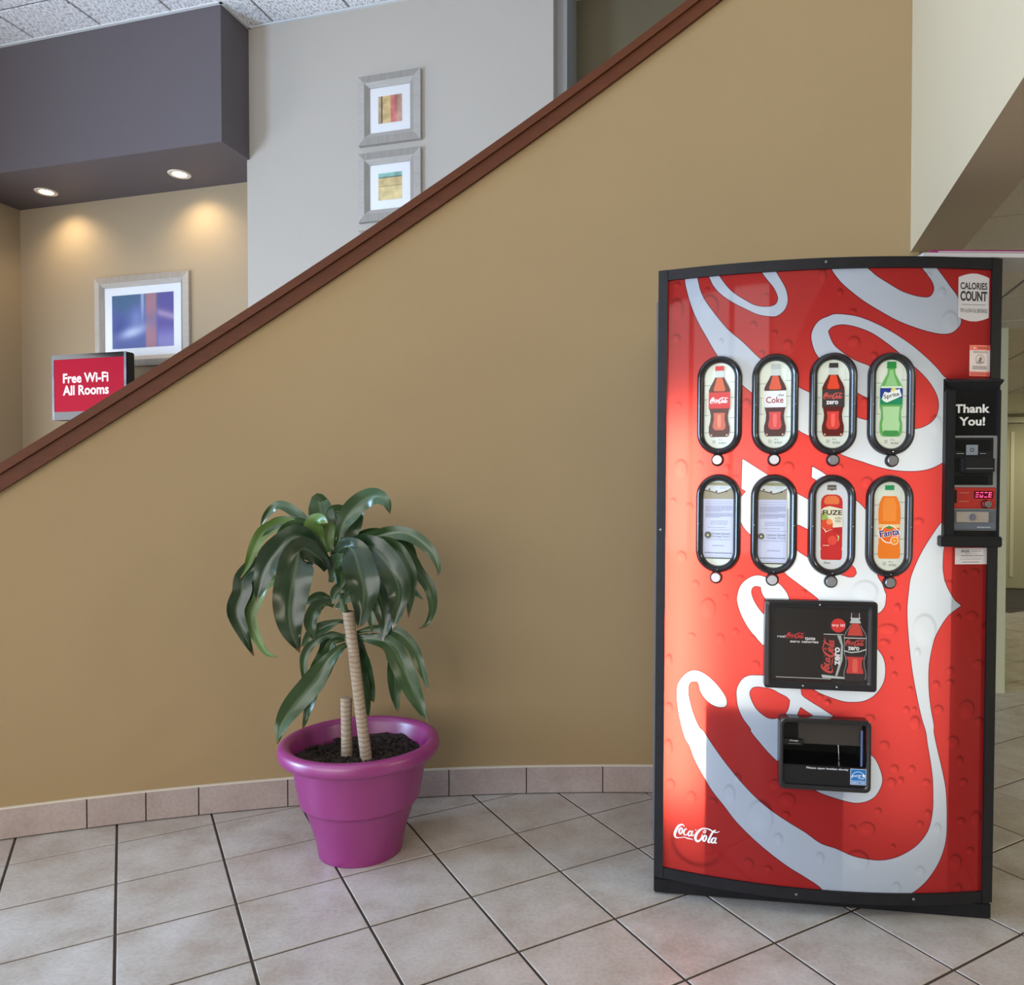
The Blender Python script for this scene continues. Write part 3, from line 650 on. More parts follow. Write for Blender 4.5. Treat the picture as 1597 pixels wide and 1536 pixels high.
# ================================================================== POTTED DRACAENA
PX, PY = -.653, 2.53
plant = empty('potted_plant', (PX, PY, 0)); tag(plant, 'drooping dracaena in a glossy magenta plastic pot by the stair wall', 'plant')
def pot_mat():
    m, nt, b = new_mat('magenta_plastic'); b.inputs['Roughness'].default_value = .36; b.inputs['Specular IOR Level'].default_value = 1.0; b.inputs['Base Color'].default_value = (*lin((176,62,136)), 1)
    b.inputs['Subsurface Weight'].default_value = .0
    tc = nt.nodes.new('ShaderNodeTexCoord'); n = nt.nodes.new('ShaderNodeTexNoise'); n.inputs['Scale'].default_value = 9
    nt.links.new(tc.outputs['Object'], n.inputs['Vector'])
    mx = nt.nodes.new('ShaderNodeMix'); mx.data_type = 'RGBA'; mx.inputs[6].default_value = (*lin((138,34,104)), 1); mx.inputs[7].default_value = (*lin((150,46,120)), 1)
    nt.links.new(n.outputs['Fac'], mx.inputs[0]); nt.links.new(mx.outputs[2], b.inputs['Base Color'])
    return m
M['pot'] = pot_mat()
mb = MB()
prof = [(0, .004), (.128, .004), (.136, .0), (.139, .006), (.146, .05), (.160, .10), (.178, .155), (.186, .172), (.196, .180), (.199, .186), (.207, .23), (.216, .285), (.222, .315), (.224, .323),
        (.226, .327), (.252, .330), (.262, .338), (.266, .350), (.265, .366), (.258, .376), (.247, .380), (.236, .377), (.227, .368), (.221, .35), (.211, .31), (.204, .27), (0, .268)]
pc = [Vector((r, 0, z)) for r, z in prof[2:-1]]; pc = [(p.x, p.z) for p in catmull(pc, 3)]
mb.lathe([(.0001, .004), (.128, .004)] + pc + [(.0001, .268)], 160, M['pot']); smooth_by_angle(mb.obj('pot', None, plant), 60)
mb = MB()
soilm = mat('dark_potting_soil', (44,34,28), .95, var=.6, vscale=60, bump=1.0, bscale=120)
rr = np.linspace(0, .2135, 22); V = [(0, 0, .318)]; F = []
for i, q in enumerate(rr[1:]):
    for k in range(64):
        a = 2*math.pi*k/64
        V.append((q*math.cos(a), q*math.sin(a), .316 + random.uniform(-.006, .008) + .012*math.sin(a*3+q*20)*q/.23))
F += [(0, 1+k, 1+(k+1)%64) for k in range(64)]
for i in range(len(rr)-2):
    for k in range(64): F.append((1+i*64+k, 1+(i+1)*64+k, 1+(i+1)*64+(k+1)%64, 1+i*64+(k+1)%64))
mb.add(V, F, soilm)
for _ in range(500):
    a = random.uniform(0, 6.28); q = .205*math.sqrt(random.random()); s = random.uniform(.002, .006); c = (q*math.cos(a), q*math.sin(a), .321)
    mb.box((c[0]-s, c[1]-s, c[2]-s), (c[0]+s, c[1]+s*.7, c[2]+s*.8), soilm)
so = mb.obj('soil', None, plant); so['kind'] = 'stuff'
bark, nt, b = new_mat('pale_ringed_bark'); b.inputs['Roughness'].default_value = .8
tc = nt.nodes.new('ShaderNodeTexCoord'); wv = nt.nodes.new('ShaderNodeTexWave'); wv.bands_direction = 'Z'; wv.inputs['Scale'].default_value = 20; wv.inputs['Distortion'].default_value = 5; wv.inputs['Detail'].default_value = 2
cr = nt.nodes.new('ShaderNodeValToRGB'); cr.color_ramp.elements[0].position = .05; cr.color_ramp.elements[0].color = (*lin((152,132,110)), 1); cr.color_ramp.elements[1].position = .30; cr.color_ramp.elements[1].color = (*lin((176,156,134)), 1)
nt.links.new(tc.outputs['Object'], wv.inputs['Vector']); nt.links.new(wv.outputs['Fac'], cr.inputs[0]); nt.links.new(cr.outputs[0], b.inputs['Base Color'])
bp = nt.nodes.new('ShaderNodeBump'); bp.inputs['Strength'].default_value = .5; bp.inputs['Distance'].default_value = .002; nt.links.new(wv.outputs['Fac'], bp.inputs['Height']); nt.links.new(bp.outputs[0], b.inputs['Normal'])
M['bark'] = bark
M['green_stem'] = mat('green_stem', (74,98,62), .5, var=.3, vscale=30)
mb = MB()
mb.tube([(.028,-.03,.30),(.025,-.03,.34),(.012,-.03,.45),(-.002,-.03,.57),(-.014,-.03,.68),(-.024,-.03,.76),(-.029,-.03,.80),(-.030,-.03,.812)], [.020,.019,.0185,.018,.018,.0185,.020,.021], 16, M['bark'])
smooth_by_angle(mb.obj('trunk', None, plant), 60)
mb = MB(); mb.lathe([(0,.005),(.012,.002),(.019,.0)], 14, mat('dark_cut_wood', (42,34,32), .8), (-.030,-.030,.8125)); mb.obj('cut_top', None, plant)
mb = MB()
mb.tube([(-.046,-.0,.30),(-.046,-.0,.36),(-.047,-.0,.45),(-.047,-.0,.505),(-.047,-.0,.515)], [.019,.0185,.018,.019,.0185], 14, M['bark'])
smooth_by_angle(mb.obj('stump', None, plant), 60)
mb = MB()
mb.tube([(-.034,-.034,.795),(-.05,-.028,.84),(-.062,-.022,.90),(-.068,-.016,.96),(-.066,-.012,1.02),(-.06,-.01,1.06)], [.009,.012,.013,.014,.012,.006], 12, M['green_stem'])
mb.tube([(-.02,-.03,.75),(-.012,-.02,.775),(-.01,-.015,.80)], [.008,.007,.006], 10, M['green_stem'])
smooth_by_angle(mb.obj('green_shoot', None, plant), 60)

def leaf_mat(name, ca, cb, rough):
    m, nt, b = new_mat(name)
    uv = nt.nodes.new('ShaderNodeUVMap'); sp = nt.nodes.new('ShaderNodeSeparateXYZ'); nt.links.new(uv.outputs[0], sp.inputs[0])
    wv = nt.nodes.new('ShaderNodeTexNoise'); wv.inputs['Scale'].default_value = 1; wv.inputs['Detail'].default_value = 4
    mp = nt.nodes.new('ShaderNodeMapping'); mp.inputs['Scale'].default_value = (16, 1.2, 1); nt.links.new(uv.outputs[0], mp.inputs[0]); nt.links.new(mp.outputs[0], wv.inputs['Vector'])
    mx = nt.nodes.new('ShaderNodeMix'); mx.data_type = 'RGBA'; mx.inputs[6].default_value = (*lin(ca), 1); mx.inputs[7].default_value = (*lin(cb), 1); nt.links.new(wv.outputs['Fac'], mx.inputs[0])
    # pale midrib and dry tip
    d = nt.nodes.new('ShaderNodeMath'); d.operation = 'SUBTRACT'; d.inputs[1].default_value = .5; nt.links.new(sp.outputs[0], d.inputs[0])
    ab = nt.nodes.new('ShaderNodeMath'); ab.operation = 'ABSOLUTE'; nt.links.new(d.outputs[0], ab.inputs[0])
    mr = nt.nodes.new('ShaderNodeMapRange'); mr.inputs[1].default_value = .02; mr.inputs[2].default_value = .06; mr.inputs[3].default_value = .22; mr.inputs[4].default_value = 0; nt.links.new(ab.outputs[0], mr.inputs[0])
    m2 = nt.nodes.new('ShaderNodeMix'); m2.data_type = 'RGBA'; m2.inputs[7].default_value = (*lin((120,146,104)), 1); nt.links.new(mr.outputs[0], m2.inputs[0]); nt.links.new(mx.outputs[2], m2.inputs[6])
    tp = nt.nodes.new('ShaderNodeMapRange'); tp.inputs[1].default_value = .955; tp.inputs[2].default_value = .99; nt.links.new(sp.outputs[1], tp.inputs[0])
    m3 = nt.nodes.new('ShaderNodeMix'); m3.data_type = 'RGBA'; m3.inputs[7].default_value = (*lin((130,92,62)), 1); nt.links.new(tp.outputs[0], m3.inputs[0]); nt.links.new(m2.outputs[2], m3.inputs[6])
    nt.links.new(m3.outputs[2], b.inputs['Base Color'])
    b.inputs['Roughness'].default_value = rough; b.inputs['Specular IOR Level'].default_value = .6
    return m
LM = [leaf_mat('dark_green_leaf', (26,42,26), (44,68,40), .26), leaf_mat('green_leaf', (38,60,32), (62,90,48), .32), leaf_mat('yellow_green_leaf', (70,100,38), (100,130,58), .4)]

VIEW = Vector((-PX, -PY, .5)).normalized()
for k, (w, pts) in enumerate(LEAVES):
    rnd = random.Random(k)
    C = catmull([(x/1000, y/1000, z/1000) for x, y, z in pts], 5); n = len(C)
    L = [0]
    for i in range(1, n): L.append(L[-1] + (C[i]-C[i-1]).length)
    V = []; UV = []; hw = w / 1000 * .56
    side = None; NS = 7; tw0 = rnd.uniform(-.25, .25)
    for i, p in enumerate(C):
        t = L[i] / L[-1]
        tan = (C[min(i+1, n-1)] - C[max(i-1, 0)]).normalized()
        s = tan.cross(VIEW)
        s = s.normalized() if s.length > .05 else (side or Vector((1,0,0)))
        if side is not None: s = (s*.5 + side*.5).normalized() if s.dot(side) > 0 else (side - tan*side.dot(tan)).normalized()
        side = s; nrm = s.cross(tan).normalized()
        ca, sa = math.cos(tw0*t), math.sin(tw0*t); s2 = s*ca + nrm*sa; n2 = nrm*ca - s*sa
        # narrow clasping base, broad middle, drawn-out tip
        ww = hw * (.22 + .78*min(1, t/.38)**1.3) * (1 - max(0, (t-.5)/.5)**2.2) + .0012
        for j in range(NS):
            q = j/(NS-1)*2 - 1
            wav = .16*hw*math.sin(t*19 + k + (1.5 if q > 0 else 0))*abs(q)**2 + .10*hw*math.sin(t*9 + 2*k)*q
            V.append(p + s2*(q*ww) + n2*(-.30*ww*(1-abs(q)) + wav)); UV.append((j/(NS-1), t))
    F = [(i*NS+j, i*NS+j+1, (i+1)*NS+j+1, (i+1)*NS+j) for i in range(n-1) for j in range(NS-1)]
    mb = MB(); mb.add(V, F, LM[2] if k in (2, 7, 10, 11) else LM[0] if k in (0, 1, 15, 16, 17, 6, 8) else LM[1])
    me = mb.mesh('leaf', None, True); ul = me.uv_layers.new(name='UVMap')
    for lp in me.loops: ul.data[lp.index].uv = UV[lp.vertex_index]
    link('leaf', me, plant)

# ================================================================== VENDING MACHINE
MW, MSAG, MZT, MZB = .9453, .0726, 1.8642, .060
def bow(x): return MSAG * (1 - ((x - MW/2) / (MW/2))**2)
def bslope(x): return math.atan(8 * MSAG * (x - MW/2) / MW**2)
vm = empty('vending_machine', (.3028, 2.2358, 0), (0, .0055, -.1415))
tag(vm, 'red and white cola vending machine with a bowed front standing on the tiles', 'vending machine')
def vat(name, x, z, off=0.0):
    """matrix-less helper: location and rotation of something lying on the bowed front"""
    return (x, -bow(x) - off, z), (0, 0, bslope(x))
def place(o, x, z, off=0.0):
    o.location, o.rotation_euler = vat('', x, z, off); return o

# cabinet and base
mb = MB(); mb.box((.006, .15, .05), (.939, .70, 1.852), M['grey_steel'], .004)
mb.box((.004, .02, 1.850), (.941, .69, 1.858), M['black_steel'])
mb.obj('cabinet', None, vm)
mb = MB(); mb.box((.0, .004, .006), (MW + .002, .66, .050), M['black_steel'], .003); mb.obj('kick_plate', None, vm)
mb = MB(); mb.box((-.006, .10, .12), (.006, .62, 1.80), M['grey_steel'], .002); mb.obj('side_panel', None, vm)
# door frame
def bowed(mb, x0, x1, z0, z1, front, back, m, n=28):
    V = []; F = []
    for i in range(n + 1):
        x = x0 + (x1 - x0) * i / n
        yf = -bow(x) + front
        V += [(x, yf, z0), (x, back, z0), (x, back, z1), (x, yf, z1)]
    for i in range(n):
        k = i*4
        for q in range(4): F.append((k+q, k+(q+1) % 4, k+4+(q+1) % 4, k+4+q))
    F += [(3,2,1,0), (n*4, n*4+1, n*4+2, n*4+3)]
    mb.add(V, F, m)
for nm, a in (('top_rail', (.0, MW, 1.834, MZT)), ('bottom_rail', (.0, MW, MZB, .091))):
    mb = MB(); bowed(mb, *a, -.004, .15, M['black_steel']); smooth_by_angle(mb.obj(nm, None, vm), 30)
for x0, x1 in ((0, .0265), (.9165, MW)):
    mb = MB(); bowed(mb, x0, x1, MZB, MZT, -.006, .15, M['black_steel'], 4); smooth_by_angle(mb.obj('door_stile', None, vm), 30)
mb = MB()
for x, z in ((.46, 1.852), (.40, .075), (.72, .078), (.012, 1.10)):
    mb = MB(); mb.lathe([(0, -.003), (.003, -.002), (.004, 0)], 10, M['grey_steel'] if x > .1 else M['silver'], (x, -bow(x) - .005, z), 'y'); mb.obj('screw', None, vm)
mb = MB(); mb.box((.03, -.0, .050), (.10, .15, .0605), M['black_steel'], .002); mb.obj('hinge_bracket', None, vm)

# ---- the printed front sheet: signed distance of the white lettering stored per vertex
PX0, PX1, PZ0, PZ1, ST = .024, .919, .088, 1.838, .003
nx = int((PX1 - PX0) / ST); nz = int((PZ1 - PZ0) / ST)
gx = np.linspace(PX0, PX1, nx + 1); gz = np.linspace(PZ0, PZ1, nz + 1)
XX, ZZ = np.meshgrid(gx, gz); px_ = XX.ravel(); pz_ = ZZ.ravel()
def smooth_poly(P):
    P = np.array(P, float) / 1000; out = []
    n = len(P)
    for i in range(n):
        a, b, c, d = P[i-1], P[i], P[(i+1) % n], P[(i+2) % n]
        v1, v2, v3 = b - a, c - b, d - c
        def ang(p, q): return math.degrees(math.acos(max(-1, min(1, p @ q / (np.linalg.norm(p)*np.linalg.norm(q) + 1e-9)))))
        if ang(v1, v2) > 48 or ang(v2, v3) > 48 or np.linalg.norm(v2) < .006: out.append(b); continue
        m1 = .5*(c - a); m2 = .5*(d - b)
        L = np.linalg.norm(v2); m1 = m1 / max(1e-9, np.linalg.norm(m1)) * L; m2 = m2 / max(1e-9, np.linalg.norm(m2)) * L
        for t in (0, .25, .5, .75):
            h1 = 2*t**3 - 3*t**2 + 1; h2 = t**3 - 2*t**2 + t; h3 = -2*t**3 + 3*t**2; h4 = t**3 - t**2
            out.append(h1*b + h2*m1 + h3*c + h4*m2)
    return np.array(out)
def sdf(P):
    P = smooth_poly(P)
    lo = P.min(0) - .012; hi = P.max(0) + .012
    sel = np.where((px_ > lo[0]) & (px_ < hi[0]) & (pz_ > lo[1]) & (pz_ < hi[1]))[0]
    res = np.full(px_.shape, -.02); x = px_[sel]; z = pz_[sel]
    d2 = np.full(x.shape, 1.0); ins = np.zeros(x.shape, bool)
    for i in range(len(P)):
        a = P[i-1]; b = P[i]; e = b - a; w0 = x - a[0]; w1 = z - a[1]
        t = np.clip((w0*e[0] + w1*e[1]) / max(1e-12, e @ e), 0, 1)
        d2 = np.minimum(d2, (w0 - t*e[0])**2 + (w1 - t*e[1])**2)
        if a[1] != b[1]:
            c = (a[1] > z) != (b[1] > z); xi = a[0] + (z - a[1]) / (b[1] - a[1]) * e[0]
            ins ^= c & (x < xi)
    res[sel] = np.where(ins, 1, -1) * np.sqrt(d2); return res
ink = np.full(px_.shape, -.02)
for P in WHITE: ink = np.maximum(ink, sdf(P))
for P in HOLES: ink = np.minimum(ink, -sdf(P))
drop = np.zeros(px_.shape)
for cx, cz, rx, rz in DROPS:
    cx, cz, rx, rz = cx/1000, cz/1000, max(rx, 4)/1000, max(rz, 4)/1000
    sel = np.where((abs(px_ - cx) < rx*1.5) & (abs(pz_ - cz) < rz*1.5))[0]
    x = (px_[sel] - cx)/rx; z = (pz_[sel] - cz)/rz; r = np.sqrt(x*x + z*z) + 1e-6
    up = (z*.8 + x*.45)/r
    wd = max(.10, .0026/min(rx, rz)); big = rx > .05
    ringd = np.exp(-((r - .97)/wd)**2) * np.clip(.30 + .8*(up if not big else -up), 0, 1)
    inl = np.clip(1 - r, 0, 1)**.7 * np.clip(.2 - up*r*.9, 0, 1)
    drop[sel] += -.55*ringd*(1.0 if not big else .8) + .35*inl*(r < 1)
PODS = [(.1762,1.4613),(.3286,1.4609),(.4844,1.4598),(.6405,1.4585),(.1758,1.1225),(.3286,1.1217),(.4846,1.1210),(.6399,1.1203)]
POW, POH, PIW, PIH = .128, .2848, .0855, .2455
def in_pod(x, z):
    k = np.zeros(x.shape, bool)
    for cx, cz in PODS:
        a = (PIH - PIW)/2; dz = np.maximum(np.abs(z - cz) - a, 0); k |= np.hypot(x - cx, dz) < PIW/2 + .008
    k |= (x > .353) & (x < .583) & (z > .450) & (z < .573)
    return k
V = np.stack([px_, -bow(px_) if False else -(MSAG*(1 - ((px_ - MW/2)/(MW/2))**2)) + .004, pz_], 1)
ii, jj = np.meshgrid(np.arange(nx), np.arange(nz)); a = (jj*(nx+1) + ii).ravel()
cxs = px_[a] + ST/2; czs = pz_[a] + ST/2
keep = ~in_pod(cxs, czs); a = a[keep]
F = np.stack([a, a+1, a+nx+2, a+nx+1], 1)
me = bpy.data.meshes.new('front_sheet'); me.vertices.add(len(V)); me.vertices.foreach_set('co', V.ravel())
me.loops.add(F.size); me.loops.foreach_set('vertex_index', F.ravel().astype(np.int32))
me.polygons.add(len(F)); me.polygons.foreach_set('loop_start', np.arange(0, F.size, 4, dtype=np.int32)); me.polygons.foreach_set('loop_total', np.full(len(F), 4, np.int32))
me.update(calc_edges=True); me.polygons.foreach_set('use_smooth', np.ones(len(F), bool))
for nm, arr in (('ink', ink), ('drop', drop)):
    at = me.attributes.new(nm, 'FLOAT', 'POINT'); at.data.foreach_set('value', arr.astype(np.float32))
def sheet_mat():
    m = bpy.data.materials.new('backlit_printed_sheet'); m.use_nodes = True; nt = m.node_tree; nt.nodes.clear()
    N = nt.nodes.new; Lk = nt.links.new
    out = N('ShaderNodeOutputMaterial')
    ai = N('ShaderNodeAttribute'); ai.attribute_name = 'ink'; ad = N('ShaderNodeAttribute'); ad.attribute_name = 'drop'
    mr = N('ShaderNodeMapRange'); mr.interpolation_type = 'SMOOTHSTEP'; mr.inputs[1].default_value = -.0006; mr.inputs[2].default_value = .0006; Lk(ai.outputs['Fac'], mr.inputs[0])
    ol = N('ShaderNodeMapRange'); ol.interpolation_type = 'SMOOTHSTEP'; ol.inputs[1].default_value = -.0026; ol.inputs[2].default_value = -.0012; Lk(ai.outputs['Fac'], ol.inputs[0])
    c0 = N('ShaderNodeMix'); c0.data_type = 'RGBA'; c0.inputs[6].default_value = (*lin((216,78,72)), 1); c0.inputs[7].default_value = (*lin((104,14,34)), 1); Lk(ol.outputs[0], c0.inputs[0])
    c1 = N('ShaderNodeMix'); c1.data_type = 'RGBA'; c1.inputs[7].default_value = (*lin((196,205,209)), 1); Lk(mr.outputs[0], c1.inputs[0]); Lk(c0.outputs[2], c1.inputs[6])
    tn = N('ShaderNodeMath'); tn.operation = 'ADD'; tn.inputs[1].default_value = 1.0
    sc = N('ShaderNodeMapRange'); sc.inputs[3].default_value = 1.0; sc.inputs[4].default_value = .45; Lk(mr.outputs[0], sc.inputs[0])
    ml = N('ShaderNodeMath'); ml.operation = 'MULTIPLY'; Lk(ad.outputs['Fac'], ml.inputs[0]); Lk(sc.outputs[0], ml.inputs[1]); Lk(ml.outputs[0], tn.inputs[0])
    cm = N('ShaderNodeVectorMath'); cm.operation = 'SCALE'; Lk(c1.outputs[2], cm.inputs[0]); Lk(tn.outputs[0], cm.inputs['Scale'])
    df = N('ShaderNodeBsdfDiffuse'); tl = N('ShaderNodeBsdfTranslucent'); gl = N('ShaderNodeBsdfGlossy'); gl.inputs['Roughness'].default_value = .04
    Lk(cm.outputs[0], tl.inputs[0])
    d0 = N('ShaderNodeMix'); d0.data_type = 'RGBA'; d0.inputs[6].default_value = (*lin((196,48,48)), 1); d0.inputs[7].default_value = (*lin((96,10,32)), 1); Lk(ol.outputs[0], d0.inputs[0])
    d1 = N('ShaderNodeMix'); d1.data_type = 'RGBA'; d1.inputs[7].default_value = (*lin((214,224,240)), 1); Lk(mr.outputs[0], d1.inputs[0]); Lk(d0.outputs[2], d1.inputs[6])
    dm = N('ShaderNodeVectorMath'); dm.operation = 'SCALE'; Lk(d1.outputs[2], dm.inputs[0]); Lk(tn.outputs[0], dm.inputs['Scale']); Lk(dm.outputs[0], df.inputs[0])
    m1 = N('ShaderNodeMixShader'); m1.inputs[0].default_value = .5; Lk(df.outputs[0], m1.inputs[1]); Lk(tl.outputs[0], m1.inputs[2])
    fr = N('ShaderNodeFresnel'); fr.inputs[0].default_value = 1.30
    m2 = N('ShaderNodeMixShader'); Lk(fr.outputs[0], m2.inputs[0]); Lk(m1.outputs[0], m2.inputs[1]); Lk(gl.outputs[0], m2.inputs[2]); Lk(m2.outputs[0], out.inputs[0])
    return m
me.materials.append(sheet_mat())
sheet = link('front_sheet', me, vm); sheet['label'] = 'red front sheet with huge white script lettering and printed water drops'

# inside of the door: tubes that light the sheet, and the coin box and chute that shade it
mb = MB(); bowed(mb, .808, .9160, .093, 1.53, .016, .149, M['grey_steel'], 6); mb.obj('coin_box', None, vm)
mb = MB(); bowed(mb, .140, .352, .093, .60, .016, .149, M['grey_steel'], 8); bowed(mb, .352, .535, .093, .445, .016, .149, M['grey_steel'], 8); bowed(mb, .352, .535, .578, .60, .016, .149, M['grey_steel'], 8); mb.obj('vend_chute', None, vm)
def tube_light(x, z0, z1, y, p, c=(1.0, .94, .86)):
    l = area_light('backlight_tube', (x, y, (z0+z1)/2), (x, y - 1, (z0+z1)/2), .05, z1 - z0, p, c)
    l.parent = vm; l.data.spread = math.radians(180)
BACK = 1.6
tube_light(.085, .30, 1.42, .085, BACK*5.6, (1.0, .91, .66))
tube_light(.40, .66, 1.48, .13, BACK*1.2)
tube_light(.68, .30, 1.50, .13, BACK*1.3)

# ---- logo strokes (script lettering), unit width
def logo_pt(x, y): return ((x - 383)/562, (-(y - .19*(x - 383)) + 745)/562)
LOGO = [  # (points with width)
 [(512,700,10),(500,680,14),(478,672,20),(440,692,26),(408,745,30),(394,795,26),(408,828,18),(450,836,9),(510,830,8),(555,846,14),(600,856,9),(622,866,3)],
 [(470,712,16),(450,745,22),(452,780,18),(472,785,14),(488,750,18),(484,718,14),(466,712,12)],
 [(545,735,12),(528,728,14),(510,755,20),(508,790,18),(530,804,12),(552,790,8)],
 [(602,765,12),(582,756,14),(562,785,20),(566,812,16),(585,812,12),(604,780,12),(616,752,16),(602,800,18),(612,816,12),(635,800,7)],
 [(650,746,14),(658,742,14)],
 [(735,800,8),(728,838,14),(705,872,20),(672,884,24),(650,850,28),(660,800,28),(690,758,24),(730,732,16),(770,728,12),(820,742,14),(865,770,14),(905,780,10),(945,768,3)],
 [(752,770,8),(760,750,9),(776,756,9),(770,780,9),(752,782,8),(742,765,7)],
 [(768,812,16),(745,838,22),(742,872,20),(762,884,14),(782,850,18),(784,822,14),(766,812,12)],
 [(900,758,8),(880,756,12),(852,790,18),(822,850,20),(806,890,20),(818,904,12),(838,892,7)],
 [(888,850,12),(868,848,14),(846,876,20),(848,902,16),(868,906,12),(890,870,12),(902,842,16),(886,892,18),(894,912,12),(912,902,6)],
]
def logo_faces(width, cx, cz, rot=0.0, fat=1.0):
    """list of (verts2d, faces) for the script logo centred on cx,cz"""
    V = []; F = []
    ca, sa = math.cos(rot), math.sin(rot)
    for st in LOGO:
        pts = [(*logo_pt(x, y), w/562*fat) for x, y, w in st]
        C = catmull([(p[0], p[1], p[2]) for p in pts], 4)
        base = len(V); n = len(C)
        for i, p in enumerate(C):
            t = C[min(i+1, n-1)] - C[max(i-1, 0)]; l = math.hypot(t.x, t.y) or 1
            nx_, ny_ = -t.y/l, t.x/l; w = max(.002, p.z)/2
            for sg in (1, -1): V.append((p.x + nx_*w*sg - .5, p.y + ny_*w*sg))
        for i in range(n-1): F.append((base+2*i, base+2*i+1, base+2*i+3, base+2*i+2))
    out = []
    for x, y in V:
        x, y = x*width, y*width
        out.append((cx + x*ca - y*sa, cz + x*sa + y*ca))
    return out, F

def pm(name, rgb, emit=.30, rough=.35):
    emit = round(emit*.62, 3)  # faint glow in the inks stands for the backlight behind the cards
    k = 'ink_%d_%d_%d_%d' % (*rgb, int(emit*100))
    if k not in M: M[k] = mat(k, rgb, rough, emit=emit)
    return M[k]
class Print:
    """flat print built up in thin layers in front of the local plane y=0"""
    def __init__(s): s.mb = MB(); s.l = 0
    def y(s): s.l += 1; return -.00022*s.l
    def poly(s, pts, rgb, e=.30): y = s.y(); s.mb.face([(p[0], y, p[1]) for p in pts], pm('', rgb, e))
    def rect(s, x0, z0, x1, z1, rgb, e=.30): s.poly([(x0,z0),(x1,z0),(x1,z1),(x0,z1)], rgb, e)
    def disc(s, cx, cz, r, rgb, e=.30, n=22, rz=None): s.poly([(cx + r*math.cos(2*math.pi*k/n), cz + (rz or r)*math.sin(2*math.pi*k/n)) for k in range(n)], rgb, e)
    def raw(s, v, f, rgb, e=.30): y = s.y(); s.mb.add([(p[0], y, p[1]) for p in v], f, pm('', rgb, e))
    def text(s, body, cx, cz, h, rgb, width=None, e=.30, bold=0.0, rot=0, skew=0):
        v, f = text_faces(body, h, bold, 'CENTER', width); mx = (v[:,0].max() + v[:,0].min())/2
        ca, sa = math.cos(rot), math.sin(rot)
        s.raw([(cx + ((x-mx) + skew*yy)*ca - yy*sa, cz + ((x-mx) + skew*yy)*sa + yy*ca) for x, yy in v], f, rgb, e)
    def logo(s, width, cx, cz, rgb, e=.30, rot=0, fat=1.0):
        v, f = logo_faces(width, cx, cz, rot, fat); s.raw(v, f, rgb, e)
    def lines(s, x0, x1, zs, rgb, t=.0008, e=.2, jit=True):
        y = s.y(); r = random.Random(len(s.mb.v))
        for z in zs:
            x = x0
            while x < x1 - .002:
                w = r.uniform(.004, .011); s.mb.face([(x, y, z), (min(x+w, x1), y, z), (min(x+w, x1), y, z+t), (x, y, z+t)], pm('', rgb, e)); x += w + .0012
    def obj(s, name, parent): return s.mb.obj(name, None, parent)

def stadium(w, h, n=14):
    a = (h - w)/2; r = w/2
    return [(r*math.cos(t), a + r*math.sin(t)) for t in [math.pi*k/n for k in range(n+1)]] + [(r*math.cos(t), -a + r*math.sin(t)) for t in [math.pi + math.pi*k/n for k in range(n+1)]]
def bezel_mesh():
    mb = MB(); N = 20
    prof = [(PIW, PIH, .004), (PIW, PIH, -.004), (PIW + .010, PIH + .010, -.0125), (PIW + .022, PIH + .020, -.0155), (POW - .012, POH - .012, -.014), (POW - .003, POH - .003, -.008), (POW, POH, .006)]
    loops = [[(x, y, z) for x, z in stadium(w, h, N)] for w, h, y in prof]; n = len(loops[0])
    V = [p for l in loops for p in l]; F = []
    for k in range(len(loops)-1):
        for i in range(n): F.append((k*n+i, k*n+(i+1) % n, (k+1)*n+(i+1) % n, (k+1)*n+i))
    mb.add(V, F, M['bezel']); return mb
M['bezel'] = mat('glossy_black_bezel', (34,32,34), .22, spec=.6)
def half(prof, top, hgt, wid):
    R = [(x*wid, top - t*hgt) for t, x in prof]; return R + [(-x, z) for x, z in R[::-1]]
def seg(prof, t0, t1):
    ts = [t0] + [t for t, x in prof if t0 < t < t1] + [t1]; return [(t, float(np.interp(t, [p[0] for p in prof], [p[1] for p in prof]))) for t in ts]
CONT = [(0,.2),(.065,.22),(.0651,.19),(.16,.21),(.20,.27),(.28,.42),(.34,.5),(.37,.49),(.60,.49),(.62,.45),(.70,.40),(.78,.42),(.86,.49),(.93,.49),(.98,.44),(1,.38)]
def coke(p, cap, lab, liq=(74,30,20), glow=(206,92,48), glow2=(196,96,70), top=.1135, hgt=.2035, wid=.060):
    p.poly(half(seg(CONT, .065, .17), top, hgt, wid), (196,206,200))
    p.poly(half(seg(CONT, .16, .37), top, hgt, wid), liq)
    p.poly(half([(.165,.13),(.25,.20),(.33,.28),(.355,.24)], top, hgt, wid), glow)
    p.poly(half(seg(CONT, .595, 1), top, hgt, wid), liq)
    p.poly(half([(.66,.27),(.75,.25),(.84,.31),(.88,.28),(.905,.18)], top, hgt, wid), glow2)
    p.poly(half([(.69,.08),(.80,.09),(.87,.06)], top, hgt, wid), tuple(min(255, c + 34) for c in glow2))
    for x in (-.36, .36): p.disc(x*wid, top - .975*hgt, .0026, (214,180,150))
    p.poly(half([(0,.2),(.065,.21)], top, hgt, wid), cap)
    p.poly(half([(.37,.5),(.60,.5)], top, hgt, wid), lab)
def planks(p):
    c = (120,124,116)
    for z, x0, x1 in ((.058,-.043,-.026),(.066,.028,.043),(.018,-.043,-.032),(.022,.03,.043),(-.028,-.043,-.03),(-.036,.03,.043),(-.078,-.043,-.028),(-.078,.03,.043)): p.rect(x0, z, x1, z + .0011, c, .1)
    p.rect(-.0385, -.028, -.0376, .018, (170,176,166), .1)
    p.rect(.032, .066, .0326, .10, (190,194,186), .1)
CARDW = (222,230,216)
def card_base(p, rgb=CARDW): p.poly(stadium(PIW, PIH), rgb, .34)
